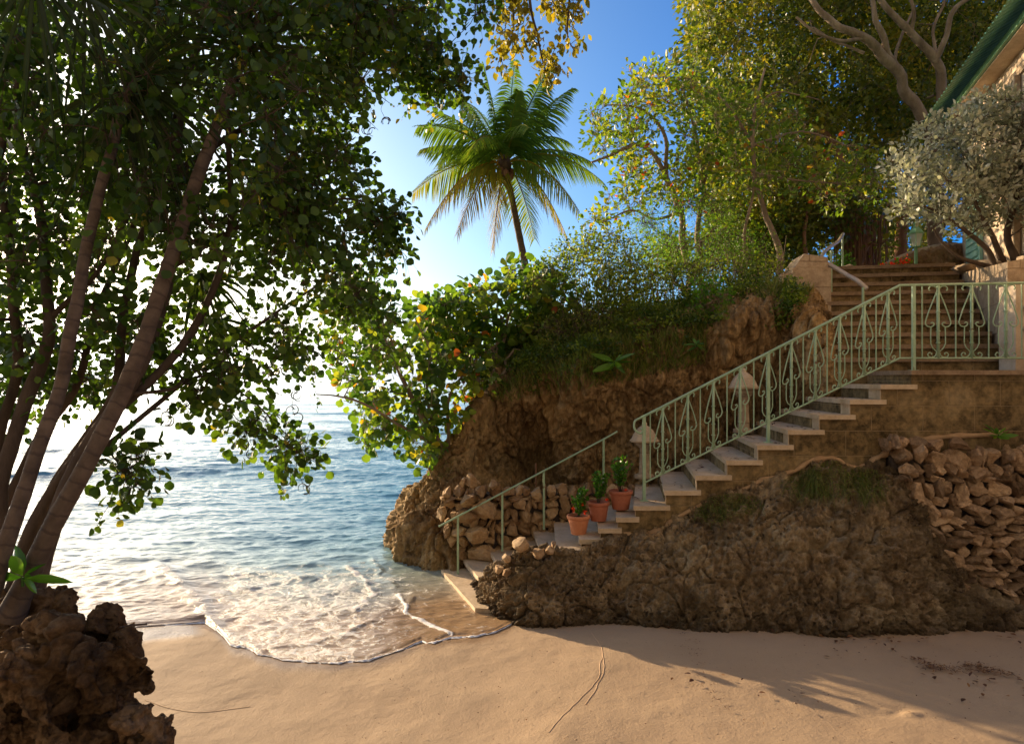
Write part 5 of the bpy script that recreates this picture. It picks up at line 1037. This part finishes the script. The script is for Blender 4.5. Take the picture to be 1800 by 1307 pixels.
# --- potted plants
def pot(px, pyb, d, rt, rb, h, mat, label, ph, flow, spread):
    ph *= 1.35
    b = P(px, pyb, d); t = thing('potted_plant', label, 'potted plant', b, 'terracotta pots on the steps')
    mb = MB(); mb.lathe(b, [(0, 0), (rb, 0), (rb+.003, .008), (rb+(rt-rb)*.55, h*.55), (rt*.95, h-.045), (rt*.95, h-.04), (rt-.03, h-.04), (rt-.035, h-.09), (0, h-.09)], 40); o = mb.build('pot', mat, t)
    mb = MB(); mb.lathe(b, [(rt*.955, h-.047), (rt+.004, h-.043), (rt+.008, h-.02), (rt+.004, h), (rt-.018, h), (rt-.022, h-.06)], 40); mb.build('rim', mat, o)
    mb = MB(); mb.lathe(b, [(rt-.022, h-.035), (rt*.5, h-.028), (0, h-.02)], 24); mb.v[0][:, 2] += .006*pn(mb.v[0]*40); mb.build('soil', M['soil'], t)
    rg = np.random.default_rng(px); s = MB(); f = MB(); fl = MB(); tp = b+np.array([0, 0, h-.03])
    for k in range(12 if spread < .1 else 20):
        e = tp+np.array([rg.normal()*spread, rg.normal()*spread, ph*rg.uniform(.6, 1.)]); l = smoothline([tp+rg.normal(size=3)*.01, (tp+e)/2+np.array([rg.normal()*.01, 0, 0]), e], 8); s.tube(l, np.linspace(.005, .002, 8), 5)
        q = l[rg.integers(2, 8, 44)]+rg.normal(size=(44, 3))*.008; dr = rg.normal(size=(44, 3)); dr[:, 2] = np.abs(dr[:, 2])*.6+.5; scatter(f, q, .046, 'oval', -.3, .2, rg, dr)
    s.build('stems', M['bark_dark'], t); f.build('foliage', M['leaf_box'], t)
    if flow:
        q = tp+np.stack([rg.normal(size=flow)*spread*1.2, -.04+rg.normal(size=flow)*spread, ph*rg.uniform(.1, .55, flow)], 1); scatter(fl, cluster(q, 12, .018, rg), .020, 'round', 0, .2, rg); fl.build('flowers', M['petal'], t)
pot(1017, 938, 8.48, .138, .088, .235, M['terracotta'], 'lightest orange terracotta pot with a red flowering plant, lowest of the three on the steps', .26, 5, .05)
pot(1052, 914, 8.55, .132, .095, .235, M['terracotta_red'], 'reddish rounded terracotta pot with a narrow upright green plant, middle of the three', .30, 1, .045)
pot(1091, 894, 8.58, .145, .10, .235, M['terracotta_red'], 'wide dark terracotta pot with a broad bushy plant, uppermost of the three', .34, 2, .095)
# loose stones on the outcrop by the winders
for i, (px, py, r, lab) in enumerate(((918, 962, (.10, .09, .08), 'large pale stone with reddish stain at the top left of the low outcrop'), (890, 985, (.055, .06, .05), 'small pale stone at the left end of the outcrop top'), (876, 1005, (.06, .06, .05), 'rounded pale stone lying lowest beside the third step'),
        (893, 1010, (.06, .06, .05), 'pale stone beside the lowest rounded one near the third step'), (948, 978, (.075, .07, .06), 'flat pinkish stone between the large pale stone and the small round pair'), (966, 973, (.055, .05, .05), 'round pale stone in front of the fifth step'), (973, 962, (.035, .04, .03), 'smallest round white stone resting above its neighbour by the fifth step'))):
    c = P(px, py-6, 7.80); mb = MB(); stone(mb, c, tuple(1.15*v for v in r), 70+i, .2); o = mb.build('loose_stone', M['stone']); tag(o, lab, 'stone', 'loose stones on the outcrop edge')

# --- lantern
LP = thing('garden_lamp', 'green post lantern with clear tapered panes behind the arched wall', 'lamp', P(1610, 470, 13.2)); c = P(1610, 430, 13.2)
mb = MB(); mb.lathe(c, [(0, .20), (.14, .20), (.15, .215), (.10, .28), (.055, .33), (.04, .38), (.05, .40), (.02, .44), (0, .47)], 6); mb.build('lamp_cap', M['trim_green'], LP, smooth=False)
mb = MB(); mb.lathe(c, [(.075, -.03), (.135, .195)], 6); mb.build('glass_panes', M['glass'], LP, smooth=False)
mb = MB()
for k in range(6):
    a_ = k*math.pi/3; mb.tube([c+np.array([.076*math.cos(a_), .076*math.sin(a_), -.03]), c+np.array([.136*math.cos(a_), .136*math.sin(a_), .2])], .007, 5)
mb.lathe(c, [(0, -.06), (.08, -.05), (.08, -.03), (0, -.03)], 6); mb.tube([c-np.array([0, 0, .05]), c-np.array([0, 0, .7])], .03, 8); mb.build('lamp_frame', M['trim_green'], LP, smooth=False)

# --- house
HS = thing('house', 'stone house with green corrugated roof and turquoise shutter at the right edge', 'house', (9.5, 13, 4.4))
E0 = np.array([8.75, 14.0]); E1 = np.array([7.3, 9.7]); u_ = (E1-E0)/np.linalg.norm(E1-E0); inn = np.array([-u_[1], u_[0]]); inn = inn if inn[0] > 0 else -inn
E2 = E0+u_*9
def hp(s, o, z): q = E0+u_*s+inn*o; return (q[0], q[1], z)
def hbox(mb, s0, s1, o0, o1, z0, z1):
    v_ = [hp(s0, o0, z0), hp(s1, o0, z0), hp(s1, o1, z0), hp(s0, o1, z0), hp(s0, o0, z1), hp(s1, o0, z1), hp(s1, o1, z1), hp(s0, o1, z1)]
    mb.add(v_, [(3, 2, 1, 0), (4, 5, 6, 7), (0, 1, 5, 4), (1, 2, 6, 5), (2, 3, 7, 6), (3, 0, 4, 7)])
mb = MB(); hbox(mb, .3, 9, .34, 5, 4.2, 7.86); mb.build('wall', M['pale_plaster'], HS, smooth=False)
mb = MB(); hbox(mb, 2.9, 3.35, .24, .335, 4.2, 7.5); mb.build('pilaster', M['block'], HS, smooth=False, bevel=.01)
mb = MB(); hbox(mb, 1.2, 5, .3, .336, 7.5, 7.62); mb.build('string_course', M['block'], HS, smooth=False)
mb = MB(); hbox(mb, 0, 9, 0, .05, 7.89, 7.99); mb.build('fascia', M['trim_green'], HS, smooth=False)
mb = MB(); hbox(mb, 0.02, 9, .055, .6, 7.87, 7.885); mb.build('soffit', M['pale_plaster'], HS, smooth=False)
mb = MB(); n = 500; s = np.linspace(-.25, 9, n); w = .022*np.sin(s*2*math.pi/.16)
rows = [np.array([hp(a_, o, z_+b_) for a_, b_ in zip(s, w)]) for o, z_ in ((-.32, 7.97), (1.5, 8.95), (3.2, 9.9))]
Gs = np.stack(rows, 1); mb.add(Gs.reshape(-1, 3), gridfaces(n, 3)); mb.build('roof', M['roof_green'], HS)
sh = MB(); hbox(sh, .75, 1.55, .28, .335, 4.5, 6.4); so = sh.build('shutter', M['turq'], HS, smooth=False)
for k in range(14):
    mb = MB(); z_ = 4.6+k*.128; hbox(mb, .82, 1.48, .255, .279, z_, z_+.075)
    if k == 0: allm = MB()
    allm.v += mb.v; allm.f += [f+allm.n for f in mb.f]; allm.t += mb.t; allm.n += mb.n
allm.build('louvres', M['turq'], so, smooth=False)

# --- debris on the sand
def litter(name, label, cents, n, spread, size, seed, kind='oval', elong=(1, .5)):
    rg = np.random.default_rng(seed); mb = MB(); pts = []
    for (px, py) in cents:
        q = P(px, py, CAMZ*F/(py-668)); p_ = q+np.stack([rg.normal(size=n)*spread*elong[0], rg.normal(size=n)*spread*elong[1], np.zeros(n)], 1); pts.append(p_)
    pts = np.vstack(pts); pts[:, 2] = sand_z(pts[:, 0], pts[:, 1])+.022+np.abs(rg.normal(size=len(pts)))*.006
    dr = rg.normal(size=(len(pts), 3)); dr[:, 2] = .05; scatter(mb, pts, size, kind, 0, 3., rg, dr*3)
    tag(mb.build(name, M['dry']), label, 'debris', kind='stuff')
litter('seaweed', 'dark dried seaweed patches in the shade at the lower right', [(1612, 1172), (1625, 1180), (1640, 1185), (1660, 1188), (1680, 1192), (1700, 1186), (1715, 1183), (1730, 1188), (1745, 1193), (1640, 1190), (1720, 1195), (1770, 1200)], 42, .055, .035, 1, 'lance')
litter('fallen_leaves', 'scattered dead brown leaves on the shaded sand', [(1450, 1125), (1500, 1135), (1540, 1140), (1580, 1145), (1480, 1160), (1680, 1205), (1740, 1210), (1770, 1222), (1780, 1240), (1240, 1205), (1600, 1130), (1760, 1130), (1380, 1240)], 7, .22, .05, 2, 'oval', (1, .35))
litter('seaweed_trail', 'thin wavy trail of dark seaweed crumbs crossing the shadow edge', [(1180, 1115), (1200, 1125), (1218, 1140), (1222, 1155), (1215, 1165), (1232, 1180), (1232, 1200), (1238, 1218), (1250, 1232), (1262, 1245), (1270, 1260), (1200, 1150)], 20, .04, .02, 3, 'lance')
tr = thing('sand_track', 'thin raised squiggly track line in the lit sand', 'track', P(1050, 1200, CAMZ*F/532)); mb = MB()
for L in ([(1040, 1118), (1058, 1150), (1055, 1180), (1050, 1205), (1025, 1235), (1005, 1255), (985, 1275), (965, 1300)], [(1058, 1160), (1062, 1185), (1045, 1225), (1030, 1250)], [(255, 1235), (300, 1250), (350, 1256), (400, 1250), (440, 1243)]):
    q = smoothline([P(a_, b_, CAMZ*F/(b_-668)) for a_, b_ in L], 60); q[:, 2] = sand_z(q[:, 0], q[:, 1])+.003+.010*fbm(np.stack([q[:, 0], q[:, 1], 0*q[:, 0]], 1)*np.array([.5, .8, 1]), 3); q[:, 0] += .012*pn(q*7); q[:, 2] -= .005; mb = MB(); mb.tube(q, .0055, 6); mb.build('ridge', M['sandline'], tr)
mb = MB(); a1 = P(215, 1102, 5.2); mb.tube(smoothline([P(210, 1102, 3.7), P(235, 1098, 3.8), P(258, 1096, 3.9)], 8), .006, 5); tag(mb.build('twig', M['bark_dark']), 'thin twig sticking out of the boulder over the wet sand', 'twig')
rg = np.random.default_rng(90); n_ = 700; qx = rg.uniform(-1.6, 5.5, n_); qy = rg.uniform(4.2, 7.1, n_); ok = (qy < np.interp(qx/qy, _ta, _tD)-.25) & (qy < 7.0); bx = np.stack([qx, qy, sand_z(qx, qy)+.018], 1)[ok]
mb = MB(); dr = rg.normal(size=bx.shape); dr[:, 2] = .05; scatter(mb, bx, .016, 'oval', 0, 3., rg, dr*3); tag(mb.build('beach_litter', M['dry']), 'tiny dark bits of shell and weed sprinkled over the open sand', 'debris', kind='stuff')
# leaf crumbs on treads
mb = MB(); rg = np.random.default_rng(77); pts = []
for i in range(9, 18):
    for _ in range(16): pts.append((noses[i][0][0]+rg.uniform(.05, .36), rg.uniform(8.2, 9.5), zs[i]+.008))
dr = rg.normal(size=(len(pts), 3)); dr[:, 2] = 0; scatter(mb, np.array(pts), .045, 'oval', 0, 3, rg, dr*3); tag(mb.build('fallen_leaves', M['dry']), 'small dead leaves scattered over the lit treads of the lower flight', 'debris', kind='stuff')
